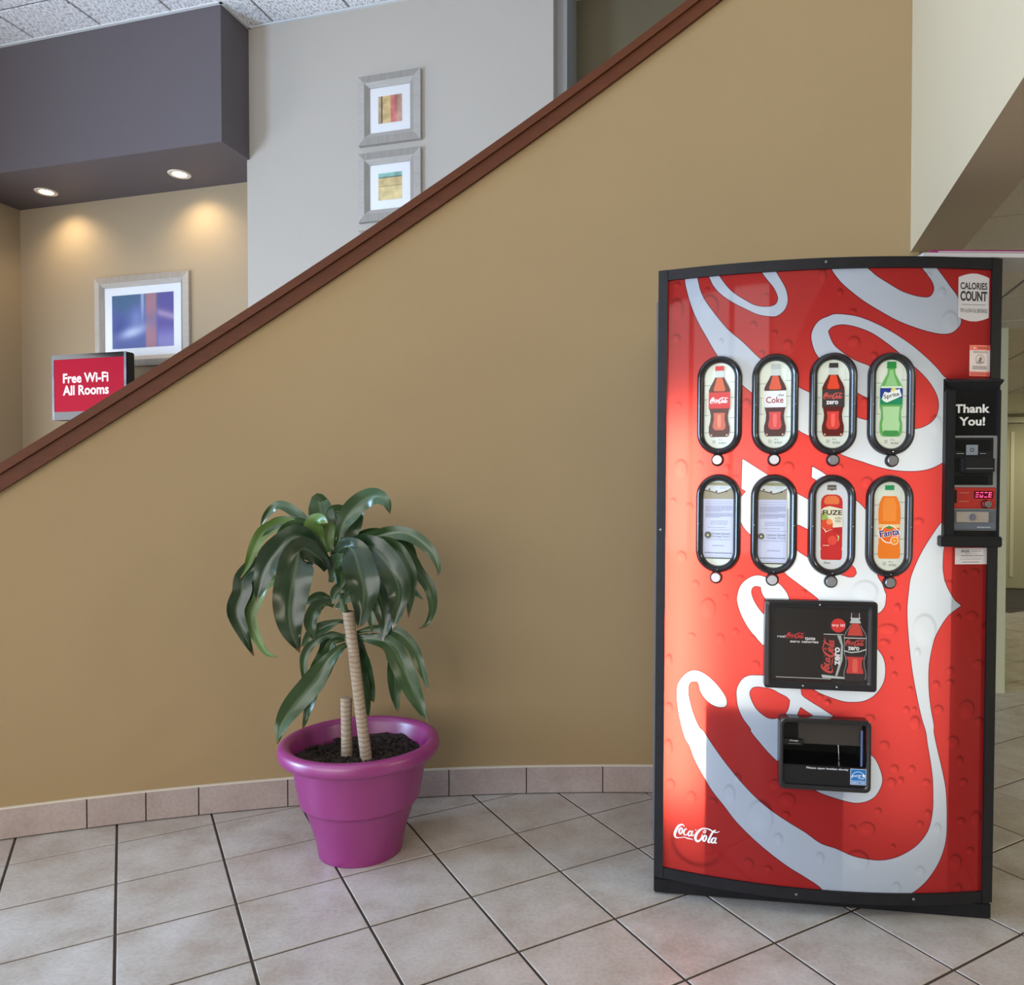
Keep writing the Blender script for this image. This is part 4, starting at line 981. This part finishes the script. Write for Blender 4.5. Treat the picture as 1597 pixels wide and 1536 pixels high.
def pod_print(k):
    p = Print(); card_base(p, CARDW if k not in (6,) else (214,218,218))
    if k in (0, 1, 2, 3, 7): planks(p)
    if k == 0:
        coke(p, (206,40,40), (204,38,40)); p.logo(.052, 0, .0145, (246,240,240), fat=1.35)
    elif k == 1:
        coke(p, (176,182,178), (226,228,226), liq=(70,26,26), glow=(214,84,52), glow2=(208,70,66)); p.text('Coke', -.001, .0125, .018, (150,20,40), .047, bold=.012); p.text('diet', .016, .026, .007, (70,64,66), .016)
    elif k == 2:
        coke(p, (52,50,50), (62,54,52), liq=(96,26,22), glow=(226,70,40), glow2=(216,66,56)); p.logo(.053, 0, .022, (226,92,86), fat=1.2); p.text('zero', -.003, .0035, .010, (245,245,245), .032, bold=.025)
    elif k == 3:
        SP = [(0,.2),(.09,.21),(.0901,.16),(.16,.18),(.26,.36),(.34,.5),(.60,.5),(.66,.45),(.76,.45),(.82,.5),(.92,.5),(.97,.46),(1,.36)]
        p.poly(half(seg(SP, .085, 1), .117, .2065, .0615), (104,176,96)); p.poly(half([(.11,.08),(.17,.10),(.27,.22),(.32,.28)], .117, .2065, .0615), (150,206,140))
        p.poly(half([(.60,.38),(.76,.34),(.84,.40),(.93,.36)], .117, .2065, .0615), (176,220,164)); p.poly(half([(.92,.30),(.97,.36),(.995,.2)], .117, .2065, .0615), (70,150,80))
        p.poly(half([(0,.2),(.09,.21)], .117, .2065, .0615), (40,140,66))
        p.poly(half([(.325,.44),(.355,.5)], .117, .2065, .0615), (214,236,206))
        p.rect(-.0305, .0165, .0305, .044, (36,58,150)); p.rect(-.0305, -.001, .0305, .0165, (30,140,96))
        p.disc(.006, .036, .0085, (232,214,120)); p.poly([(-.024,.022),(-.019,.034),(-.008,.031),(.012,.038),(.022,.042),(.024,.034),(.028,.022),(.01,.014),(-.012,.004),(-.02,.007),(-.026,.013)], (240,244,240))
        p.text('Sprite', 0, .0225, .015, (24,52,60), .043, bold=.012, rot=.22)
    elif k == 6:
        p.poly([(-.012,.113),(.012,.113),(.0125,.098),(.008,.100),(.0,.097),(-.008,.100),(-.0125,.098)], (96,94,84)); p.rect(-.010,.104,.010,.106,(190,190,180))
        FZ = [(0,.22),(.02,.36),(.06,.46),(.11,.5),(.80,.5),(.83,.47),(.86,.5),(.97,.49),(1,.42)]
        p.poly(half(seg(FZ, 0, 1), .0865, .183, .058), (204,46,44)); p.poly(half([(.02,.2),(.06,.33),(.12,.36),(.15,.3)], .0865, .183, .058), (232,120,70))
        p.poly([(-.020,.050),(-.006,.054),(.012,.050),(.029,.046),(.029,-.004),(.004,-.006),(-.004,.010),(-.026,.028),(-.028,.044)], (232,224,196))
        p.poly([(-.026,.034),(-.016,.036),(-.008,.018),(-.012,.008),(-.027,.016)], (150,186,96)); p.disc(-.012, .002, .0155, (224,76,50)); p.disc(-.006, .010, .008, (244,150,90))
        p.text('FUZE', .0015, .036, .0135, (40,34,36), .052, bold=.02)
        p.text('ICED', .0175, .0205, .006, (110,96,84), .018); p.text('TEA', .0165, .012, .006, (110,96,84), .016)
        p.poly([(-.027,-.004),(-.02,-.012),(-.016,-.020),(-.006,-.014),(.004,-.010),(-.004,-.012),(-.014,-.017),(-.018,-.011)], (246,232,220))
        p.lines(.005, .028, (-.008,-.012,-.016,-.020), (150,24,30)); p.disc(.002, -.042, .013, (226,74,60)); p.poly([(.013,-.026),(.017,-.034),(.016,-.046),(.019,-.040),(.021,-.030)], (200,196,120))
        p.rect(-.024,-.057,-.006,-.055,(240,200,190)); p.text('20oz', -.012, -.1045, .006, (70,70,72), .018)
    elif k == 7:
        p.rect(-.0125,.1005,.0125,.1135,(40,150,90)); p.rect(-.011,.0835,.011,.1,(228,228,214))
        FT = [(0,.30),(.04,.36),(.12,.46),(.22,.49),(.36,.5),(.46,.47),(.76,.47),(.80,.49),(.95,.5),(.99,.46),(1,.40)]
        p.poly(half(seg(FT, 0, 1), .0835, .1735, .061), (240,128,40)); p.poly(half([(.03,.2),(.12,.3),(.25,.30),(.40,.28)], .0835, .1735, .061), (246,146,62))
        p.rect(-.0285,-.004,.0285,.0055,(236,206,150)); p.disc(0,-.022,.0255,(246,240,232)); p.disc(0,-.022,.0225,(236,110,44)); p.poly([(-.012,-.004),(0,.002),(.010,-.003),(.002,-.008)], (80,150,60))
        p.text('Fanta', 0, -.018, .021, (246,246,250), .060, bold=.05, rot=.16); p.text('Fanta', 0, -.018, .0185, (30,44,120), .054, bold=.02, rot=.16)
        p.disc(.014,-.040,.0115,(250,240,224)); p.disc(.014,-.040,.0098,(244,150,50)); p.disc(.014,-.040,.002,(252,206,140))
    else:
        dx = 0 if k == 4 else -.002; zb = -.098 if k == 4 else -.108; x1 = .043 if k == 4 else .035
        S = stadium(PIW, PIH)
        def clip(pts, z0, z1, xm):
            return [(min(x, xm), z) for x, z in pts if z0 <= z <= z1]
        p.poly(clip(S, .072, .13, x1) , (206,212,214)); p.poly([(-.0425,.098),(-.02,.094),(.0,.088),(.02,.094),(x1,.102),(x1,.070),(-.0425,.070)], (158,150,124), .2)
        p.poly([(-.028,.118),(.026,.118),(.034,.108),(-.034,.110)], (150,152,112), .2)
        p.poly([(-.042,.097),(-.02,.0925),(0,.0865),(.02,.0925),(.036,.102),(.036,.100),(.02,.0905),(0,.0845),(-.02,.0905),(-.042,.095)], (66,60,48), .1)
        for x, z in ((-.026,.098),(-.006,.092),(.022,.092)): p.disc(x + dx, z, .0025, (40,36,34), .1)
        p.lines(.004, .024, (.105,.101), (120,124,140), .0006)
        p.rect(-.0425, zb, x1, .070, (192,196,220)); p.rect(-.034, zb + .004, x1 - .008, .02, (200,206,230))
        zs = [.062,.056, .049,.0455,.042,.0385,.035, .0275,.024,.0205,.017]
        for q, z in enumerate(zs): p.lines(-.037 + dx, (x1 - .003) if q not in (6, 10) else .01, (z,), (96,98,122) if q > 1 else (150,152,170), .0009)
        p.lines(-.022 + dx, .028, (.006,.0015,-.003), (110,112,134), .0009); p.lines(-.03 + dx, .02, (-.0125,), (110,112,134)); p.lines(-.02 + dx, .034, (-.0195,), (110,112,134))
        lx = -.0285 if k == 4 else -.0405
        p.disc(max(lx, -.034), -.034, .0095 if k == 4 else .0085, (86,84,66), .15); p.disc(max(lx, -.034), -.0345, .003, (220,206,160), .2)
        p.text('Common Ground', .008 + dx, -.0295, .0062, (62,64,76), .05, skew=.25); p.text('Canopy Tours', .008 + dx, -.0385, .0062, (62,64,76), .05, skew=.25)
        p.lines(-.032 + dx, .036 + dx, (-.047,), (96,98,122)); p.lines(-.015 + dx, .018, (zb + .033,), (80,82,100), .0012); p.lines(-.038, x1 - .003, (zb + .0115,), (60,62,80), .0018)
        p.rect(-.038, zb - .0042, x1 - .004, zb - .0012, (50,48,48), .05)
        if k == 5: p.rect(.0365, zb, .0378, .045, (70,68,60), .05)
    if k in (0,1,2,3,7):
        p.text('20 oz', .004, -.0985, .0045, (80,84,84), .011); p.lines(-.018, -.008, (-.101,-.1045,-.108), (120,124,122), .0012)
        p.lines(-.001, .02, (-.107,-.110), (96,100,100), .0012)
    return p
bz = smooth_by_angle(bezel_mesh().obj('selection_window', None, vm), 40); bzme = bz.data
NAMES = ['cola bottle with a red label', 'diet cola bottle with a silver label', 'cola bottle with a black label', 'green lemon-lime bottle', 'taped paper notice', 'taped paper notice with a gap at its edge', 'red strawberry tea bottle', 'orange soda bottle']
btn = MB(); btn.lathe([(0, -.011), (.0125, -.011), (.0138, -.0095), (.014, -.004)], 26, M['silver'], axis='y'); btn.lathe([(.0142, -.003), (.0150, -.008), (.0172, -.007), (.0185, .002)], 26, M['black'], axis='y')
btnme = smooth_by_angle(btn.obj('button'), 40); bm_ = btnme.data; bpy.data.objects.remove(btnme)
scr = MB()
scr.lathe([(0, -.0168), (.0012, -.0164), (.0018, -.0145)], 8, M['chrome'], (0, 0, 0), 'y')
scrme = scr.mesh('screws')
M['podglass'] = gm
for k, (x, z) in enumerate(PODS):
    o = bz if k == 0 else link('selection_window', bzme, vm)
    place(o, x, z); o['label'] = 'black oval selection window showing a ' + NAMES[k]
    c = pod_print(k).obj('product_card', o); c.location = (0, .0035, 0)
    b = link('button', bm_, o); b.location = ((-.0035, -.001, .001, .003, -.0042, -.0027, -.0009, .0018)[k], 0, -.1563); b['label'] = 'round silver push button'
    for sx, sz in ((-.0535, -.002), (.0535, -.002), (0, -.1325)):
        s = link('screw', scrme, o); s.location = (sx, 0, sz)

# ---- poster display window
disp = MB()
DW, DH = .301, .249
def frame_box(mb, w, h, iw, ih, y0, y1, ydeep, m, r=.008):
    """rectangular frame with a raised rim"""
    def rr(w, h, r, y):
        P = []
        for cx, cz, a0 in ((w/2-r, h/2-r, 0), (-w/2+r, h/2-r, 90), (-w/2+r, -h/2+r, 180), (w/2-r, -h/2+r, 270)):
            for t in range(0, 91, 30): a = math.radians(a0+t); P.append((cx + r*math.cos(a), y, cz + r*math.sin(a)))
        return P
    L = [rr(w, h, r, y0), rr(w, h, r, y1 + .003), rr(w - .006, h - .006, r, y1), rr(iw + .006, ih + .006, r*.8, y1), rr(iw, ih, r*.8, y1 + .003), rr(iw, ih, r*.8, ydeep)]
    n = len(L[0]); F = []
    for k in range(len(L)-1):
        for i in range(n): F.append((k*n+i, k*n+(i+1) % n, (k+1)*n+(i+1) % n, (k+1)*n+i))
    mb.add([p for l in L for p in l], F, m)
frame_box(disp, DW, DH, .2545, .2055, .012, -.020, -.010, M['bezel'])
xd, zd = .4545, .7875
d = smooth_by_angle(disp.obj('poster_window', None, vm), 40); place(d, xd, zd); d['label'] = 'black rectangular window with a cola can and bottle advertisement'
p = Print(); BK = (40,36,36)
p.rect(-.1275, -.103, .1275, .103, BK, .10)
def rel(x, z): return (x - xd, z - zd)
a = rel(.351, .8065); p.text('real', a[0], a[1] + .0015, .0075, (236,236,236), .0215, .5, .01)
p.logo(.050, rel(.3895,0)[0], .0235, (216,60,64), .5, fat=1.25)
p.text('taste', rel(.4285,0)[0], .0165, .0085, (236,236,236), .028, .5, .02); p.text('zero calories', rel(.4125,0)[0], .0075, .0075, (236,236,236), .077, .5, .02)
p.disc(rel(.5035,0)[0], .0555, .0195, (226,60,56), .4); p.text('try it!', rel(.5035,0)[0], .0555, .010, (246,240,240), .034, .6, .02)
# can
cx = .036
p.poly([(cx-.027,.030),(cx+.027,.030),(cx+.030,.022),(cx+.032,-.088),(cx-.027,-.088),(cx-.027,.024)], (58,50,46), .12)
p.rect(cx-.026, .0295, cx+.026, .0315, (226,228,228), .35); p.poly([(cx-.031,-.083),(cx+.03,-.088),(cx+.032,-.093),(cx-.028,-.092)], (206,214,214), .35)
p.poly([(cx+.010,.028),(cx+.020,.028),(cx+.026,0),(cx+.025,-.04),(cx+.012,-.085),(cx+.006,-.085),(cx+.018,-.04),(cx+.021,0)], (196,204,204), .3)
p.logo(.098, cx-.013, -.028, (220,84,78), .35, rot=math.pi/2 - .06, fat=1.25); p.text('zero', cx+.011, -.030, .014, (240,240,240), .050, .5, .03, rot=math.pi/2)
# bottle
bx = .0935; t0 = .092; hg = .190; wd = .060
def shift(pts): return [(x + bx, z) for x, z in pts]
p.poly(shift(half(seg(CONT, .0, 1), t0, hg, wd)), (66,50,54), .12)
for sg in (-1, 1): p.poly([(bx + sg*.0095, .092), (bx + sg*.011, .092), (bx + sg*.011, .078), (bx + sg*.0095, .078)], (226,228,228), .4)
p.poly(shift(half([(.07,.24),(.09,.19),(.11,.19),(.13,.24),(.15,.24)], t0, hg, wd)), (208,216,216), .35)
p.poly(shift(half([(.155,.15),(.25,.28),(.33,.34)], t0, hg, wd)), (214,80,70), .35)
p.poly(shift(half([(.36,.5),(.40,.5)], t0, hg, wd)), (214,214,212), .3); p.poly(shift(half([(.375,.5),(.60,.5)], t0, hg, wd)), (46,40,40), .12)
p.logo(.052, bx, .009, (222,84,78), .4, fat=1.25); p.text('zero', bx - .004, -.0065, .010, (240,240,240), .030, .5, .03)
p.poly([(bx-.03,-.012),(bx-.01,-.0165),(bx+.012,-.013),(bx+.03,-.006),(bx+.03,-.009),(bx+.012,-.016),(bx-.01,-.0195),(bx-.03,-.015)], (226,228,228), .4)
p.poly(shift(half([(.64,.40),(.70,.30),(.78,.30),(.86,.38),(.885,.36)], t0, hg, wd)), (214,72,70), .35)
p.poly(shift(half([(.67,.1),(.80,.12),(.87,.1)], t0, hg, wd)), (236,110,96), .35)
for sg in (-1, 1):
    e = [(bx + sg*x*wd, t0 - t*hg) for t, x in seg(CONT, .17, .97)]; i = [(x - sg*.0013, z) for x, z in e]
    p.poly(e + i[::-1], (190,196,198), .25)
p.rect(-.118, -.0945, .03, -.0925, (206,206,200), .3)
po = p.obj('poster', d); po.location = (0, -.008, 0)
g = MB(); g.face([(-.1275, -.0155, -.103), (.1275, -.0155, -.103), (.1275, -.0155, .103), (-.1275, -.0155, .103)], gm); g.obj('glass', None, d)
for x, z in ((-.003, .1135), (-.045, -.1145), (.045, -.1145)):
    g = MB(); g.lathe([(0, -.0235), (.002, -.023), (.0032, -.0205)], 10, M['chrome'], (x, 0, z), 'y'); g.obj('screw', None, d)

# ---- delivery port
PWd, PHt = .2445, .200
xq, zq = .4680, .4845
port = MB()
def ringed(mb):
    frame_box(mb, PWd, PHt, .2235, .1745, .012, -.030, -.020, M['bezel'], .014)
ringed(port); o = smooth_by_angle(port.obj('delivery_port', None, vm), 40); place(o, xq, zq); o['label'] = 'black delivery port with a blue efficiency sticker'
g = MB()   # recess box behind the opening
x0, x1, z0, z1, yb = -.111, .111, -.032, .086, .095
M['recess'] = mat('black_recess', (14,14,16), .3)
g.face([(x0,yb,z0),(x1,yb,z0),(x1,yb,z1),(x0,yb,z1)], M['recess'])
g.face([(x0,-.02,z0),(x1,-.02,z0),(x1,yb,z0),(x0,yb,z0)], M['recess']); g.face([(x0,-.02,z1),(x1,-.02,z1),(x1,yb,z1),(x0,yb,z1)], M['recess'])
g.face([(x0,-.02,z0),(x0,yb,z0),(x0,yb,z1),(x0,-.02,z1)], M['recess']); g.face([(x1,-.02,z0),(x1,yb,z0),(x1,yb,z1),(x1,-.02,z1)], M['recess'])
g.obj('recess', None, o)
M['flap'] = mat('smoky_flap', (58,52,46), .12, spec=.6)
g = MB(); g.box((-.068, -.006, .022), (.104, .0, .084), M['flap'], .002); g.obj('flap', None, o)
g = MB(); g.box((-.1105, -.012, .018), (-.054, -.002, .036), M['black'], .002); g.obj('change_cup', None, o)
g = MB(); g.box((-.1105, -.024, -.087), (.1105, -.016, -.032), M['black'], .002); pl = g.obj('front_plate', None, o)
g = MB(); g.tube([(.035, .03, .018), (.048, .03, .014), (.050, .03, -.02), (.050, .03, -.03)], .002, 8, M['chrome']); g.obj('latch_wire', None, o)
g = MB(); g.box((.097, -.019, -.03), (.102, -.016, .07), mat('blue_grey_trim', (96,112,150), .3)); g.obj('side_trim', None, o)
p = Print(); p.text('change', -.081, .031, .006, (206,206,204), .024, .15, .01); p.rect(-.095, .0225, -.064, .0232, (150,150,150), .1); q_ = p.obj('lettering', o); q_.location = (0, -.0125, 0)
p = Print(); p.text('Please open bottles slowly', .008, -.0395, .0072, (216,216,216), .112, .15, .015); q_ = p.obj('lettering', o); q_.location = (0, -.0242, 0)
p = Print(); p.rect(.069, -.079, .111, -.035, (226,232,238), .1); p.rect(.0702, -.0778, .1098, -.0362, (30,112,178), .1)
arcp = [(.090 + .019*math.cos(t), -.062 + .020*math.sin(t)) for t in [math.pi*k/12 for k in range(13)]]; arci = [(.090 + .0178*math.cos(t), -.062 + .0186*math.sin(t)) for t in [math.pi*k/12 for k in range(12, -1, -1)]]
p.poly(arcp + arci, (232,238,244), .1); p.rect(.0702, -.0685, .1098, -.0675, (232,238,244), .1)
p.text('energy', .085, -.0555, .008, (240,244,248), .024, .1, 0, .12, .3); p.text('STAR', .0975, -.0605, .005, (240,244,248), .014, .1, .0)
p.poly([(.099,-.052),(.102,-.050),(.103,-.046),(.105,-.050),(.109,-.051),(.106,-.054),(.107,-.058),(.103,-.056)], (240,244,248), .1)
p.text('ENERGY STAR', .090, -.073, .006, (226,234,242), .036, .1, .01)
q_ = p.obj('efficiency_sticker', o); q_.location = (0, -.0245, 0)

# ---- coin and note unit
xm = .8525; mh = MB()
mh.box((-.0765, -.022, 1.067), (.0765, .012, 1.529), M['black'])
mh.box((-.0765, -.042, 1.09), (-.050, -.02, 1.497), M['black'], .003)
mh.box((.068, -.034, 1.09), (.0765, -.02, 1.497), M['black'], .002)
mh.add([(-.0765,-.021,1.529),(.0765,-.021,1.529),(.0765,-.046,1.522),(-.0765,-.046,1.522),(-.052,-.0225,1.494),(.066,-.0225,1.494),(.0765,-.046,1.518),(-.0765,-.046,1.518)], [(0,1,2,3),(3,2,6,7),(7,6,5,4),(0,3,7,4),(1,5,6,2)], M['black_steel'])
mh.box((-.0885, -.052, 1.066), (.0765, -.0, 1.0955), M['black'], .003)
mu = mh.obj('coin_unit', None, vm); mu.location, mu.rotation_euler, mu.scale = (.8575, -.016, 0), (0, 0, .03), (.955, 1, 1); mu['label'] = 'black coin and note unit with a thank you message'
g = MB(); g.face([(-.049, -.0235, 1.374), (.067, -.0235, 1.374), (.067, -.0235, 1.494), (-.049, -.0235, 1.494)], M['black_gloss']); mp_ = g.obj('message_panel', None, mu)
p = Print(); p.text('Thank', .0015, 1.4465, .024, (214,212,206), .096, .25, .03); p.text('You!', .0015, 1.4115, .024, (214,212,206), .071, .25, .03); q_ = p.obj('lettering', mp_); q_.location = (0, -.0236, 0)
pl = MB(); pl.box((-.0505, -.030, 1.1105), (.072, -.0225, 1.3715), M['silver'], .003); plate = pl.obj('silver_plate', None, mu)
g = MB(); g.box((-.0495, -.0315, 1.2355), (.058, -.029, 1.366), M['black'], .001)
g.box((-.047, -.034, 1.330), (.050, -.031, 1.360), M['black_gloss'], .001)
g.box((-.047, -.036, 1.272), (-.028, -.031, 1.312), M['black_gloss'], .001)
g.box((-.030, -.052, 1.268), (.054, -.031, 1.312), M['black'], .004)
g.box((-.046, -.033, 1.237), (.044, -.031, 1.260), M['black_gloss'], .001)
nt_ = g.obj('note_acceptor', None, mu)
g = MB(); g.box((-.024, -.0525, 1.2795), (.048, -.0515, 1.2815), M['silver']); g.obj('note_slot', None, nt_)
M['grey_icon'] = mat('grey_icon', (128,134,140), .4)
g = MB(); g.box((-.018, -.0352, 1.318), (.014, -.0338, 1.346), M['grey_icon'], .0004); g.lathe([(.0035, -.0353), (.0046, -.0358), (.0057, -.0353)], 14, M['black'], (-.002, 0, 1.332), 'y'); g.obj('note_icon', None, nt_)
for xa, xb in ((-.044, -.024), (.020, .036)):
    p = Print(); p.lines(xa, xb, (1.3215,), (170,170,170), .0012); q_ = p.obj('small_print', nt_); q_.location = (0, -.0342, 0)
M['coin_red'] = mat('red_plastic', (166,40,32), .4)
g = MB(); g.box((-.0505, -.0325, 1.1705), (.066, -.0295, 1.2292), M['coin_red'], .0015); cr_ = g.obj('coin_panel', None, mu)
g = MB(); g.box((-.047, -.0345, 1.186), (-.041, -.032, 1.222), M['black'], .0008); g.obj('coin_slot', None, cr_)
g = MB(); g.box((.006, -.034, 1.1985), (.058, -.032, 1.2195), mat('dark_red_display', (84,4,24), .2), .0008); dd = g.obj('price_display', None, cr_)
M['led'] = mat('pink_led', (255,70,120), .4, emit=3.0)
p = MB()
CELLS = ('agd', 'aecd', 'ad', 'agfed')          # partly lit cells, as the camera caught them
def digit(ch, x, z, w=.0085, h=.0135, t=.0016):
    S = {'a':(0,h-t,w,h),'d':(0,0,w,t),'g':(0,h/2-t/2,w,h/2+t/2),'f':(0,h/2,t,h),'e':(0,0,t,h/2),'b':(w-t,h/2,w,h),'c':(w-t,0,w,h/2)}
    for s_ in ch: a = S[s_]; p.face([(x+a[0]+.1*a[1], -.0345, z+a[1]), (x+a[2]+.1*a[1], -.0345, z+a[1]), (x+a[2]+.1*a[3], -.0345, z+a[3]), (x+a[0]+.1*a[3], -.0345, z+a[3])], M['led'])
for i_, ch in enumerate(CELLS): digit(ch, .0095 + i_*.0118, 1.2022, .0078)
p.obj('digits', None, dd)
g = MB(); g.lathe([(.0, -.046), (.008, -.046), (.0095, -.043), (.0095, -.033)], 20, M['chrome'], (.041, 0, 1.1835), 'y'); g.lathe([(.0097, -.034), (.0115, -.036), (.0125, -.032)], 20, M['black'], (.037, 0, 1.1835), 'y'); smooth_by_angle(g.obj('return_knob', None, cr_), 40)
for z in (1.2135, 1.190):
    g = MB(); g.lathe([(0, -.0345), (.003, -.034), (.0035, -.0325)], 10, M['coin_red'], (-.001, 0, z), 'y'); g.obj('indicator', None, cr_)
    g = MB(); g.box((-.033, -.0331, z), (-.008, -.0324, z + .0008), M['beam_under']); g.obj('coin_line', None, cr_)
g = MB(); g.box((-.0505, -.0325, 1.1125), (.066, -.0295, 1.1675), mat('slate_plastic', (92,98,104), .4), .0015); lk = g.obj('lock_panel', None, mu)
M['beige_metal'] = mat('beige_metal', (178,166,152), .35, metal=.4)
g = MB(); g.box((-.042, -.0365, 1.133), (.046, -.032, 1.162), M['beige_metal'], .0015); g.obj('lock_plate', None, lk)
g = MB(); g.lathe([(0, -.0385), (.004, -.039), (.0045, -.0375), (.0065, -.0375), (.0072, -.0395), (.0095, -.0395), (.0105, -.036)], 22, M['grey_steel'], (.001, 0, 1.1475), 'y'); g.obj('key_lock', None, lk)
p = Print(); p.lines(.016, .052, (1.1185,), (176,176,180), .0022); q_ = p.obj('small_print', lk); q_.location = (0, -.0326, 0)

# ---- stickers on the sheet
def sticker(name, x, z, pr, off=.0012):
    q = pr.obj(name, vm); q.location, q.rotation_euler = (x, -bow(x) + .004 - off, z), (0, 0, bslope(x)); return q
p = Print(); w_, h_ = .0915, .132
pts = [(-w_/2, -.055), (-w_/2, .055)] + [(-w_/2 + w_*t, .055 + .0115*math.sin(math.pi*t)) for t in (.2,.4,.6,.8)] + [(w_/2, .055), (w_/2, -.055)] + [(w_/2 - w_*t, -.055 - .0115*math.sin(math.pi*t)) for t in (.2,.4,.6,.8)]
p.poly(pts, (196,192,192), .12); p.text('CALORIES', 0, .0315, .0195, (38,34,36), .080, .0, .03); p.text('COUNT', 0, .0035, .028, (38,34,36), .080, .0, .04); p.rect(-.036, -.0205, .036, -.0195, (60,56,58), 0); p.text('TRY A LOW-CAL BEVERAGE', 0, -.0365, .011, (70,64,66), .080, 0, .0)
sticker('calories_sticker', .8665, 1.756, p)['label'] = 'silver calories count sticker'
p = Print(); p.rect(-.031, -.043, .031, .043, (222,206,200), .12); p.rect(-.031, .029, .031, .043, (232,106,90), .15); p.rect(-.031, -.043, .031, -.0305, (232,106,90), .15)
p.poly([(-.020,.0325),(-.0165,.0395),(-.013,.0325)], (222,206,200), .1); p.text('WARNING', .008, .0355, .007, (120,40,36), .032, .05, .01); p.lines(-.02, .022, (.0245,.0215), (90,80,80), .0011)
ring = [(.0 + .013*math.cos(t), .004 + .0135*math.sin(t)) for t in [2*math.pi*k/20 for k in range(21)]]; ring2 = [(.0119*math.cos(t), .004 + .0124*math.sin(t)) for t in [2*math.pi*k/20 for k in range(20, -1, -1)]]
p.poly(ring + ring2, (110,100,104), .05); p.poly([(-.006,-.002),(.001,.012),(.006,.006),(.003,-.004)], (120,110,112), .05); p.rect(-.012, -.006, .013, -.0045, (90,84,88), .05)
p.lines(-.022, .02, (-.0165,-.020,-.0235), (70,64,66), .0013); p.lines(-.027, .028, (-.035,-.039), (140,50,46), .0012)
sticker('warning_sticker', .887, 1.5818, p)['label'] = 'orange and white warning sticker'
p = Print(); p.rect(-.0495, -.0228, .0495, .0228, (214,206,208), .12); p.logo(.026, -.018, .014, (70,66,70), .05, fat=1.2); p.lines(.0, .030, (.0125,), (110,104,108), .0011); p.lines(-.02, .022, (.006,), (120,114,118), .0009); p.lines(-.032, .034, (.0005,), (70,66,70), .0016); p.lines(-.034, .03, (-.0055,-.0098), (120,114,118), .0009); p.lines(-.028, .022, (-.0175,), (84,80,84), .0014)
sticker('service_sticker', .872, 1.0375, p)['label'] = 'white service notice sticker'
# small round logo at the foot of the sheet
v_, f_ = logo_faces(.1345, 0, 0, 0, 1.12); g = MB(); g.add([(x, 0, z) for x, z in v_], f_, mat('white_logo', (236,236,240), .4, emit=.12))
q_ = g.obj('logo_print', None, vm); xl = .1235; q_.location, q_.rotation_euler = (xl, -bow(xl) + .0005, .2075), (0, 0, bslope(xl))

# boards lying on the machine
g = empty('print_board', (1.03, 2.10, 1.8655), (0, 0, .02)); tag(g, 'white edged flat board lying on the vending machine, lower of two', 'board', 'boards on the vending machine')
M['board_white'] = mat('white_board', (206,204,206), .6); M['board_magenta'] = mat('magenta_print', (150,44,100), .5, var=.3, vscale=20)
mb = MB(); mb.add([(0,0,0),(.66,0,0),(.66,.05,0),(0,.22,0),(0,0,.012),(.66,0,.012),(.66,.05,.012),(0,.22,.012)], [(0,3,2,1),(4,5,6,7),(0,1,5,4),(1,2,6,5),(2,3,7,6),(3,0,4,7)], M['board_white']); mb.obj('board', None, g)
g = empty('print_board', (1.055, 2.105, 1.8780), (0, -.004, .025)); tag(g, 'magenta printed flat board lying on top of the white edged board', 'board', 'boards on the vending machine')
mb = MB(); mb.add([(0,0,0),(.64,0,0),(.64,.05,0),(0,.20,0),(0,0,.009),(.64,0,.009),(.64,.05,.009),(0,.20,.009)], [(0,3,2,1),(4,5,6,7),(0,1,5,4),(1,2,6,5),(2,3,7,6),(3,0,4,7)], M['board_magenta']); b_ = mb.obj('board', None, g)
mb = MB(); mb.box((.02, -.0012, .002), (.27, .001, .0045), M['board_white']); mb.obj('white_stripe', None, b_)
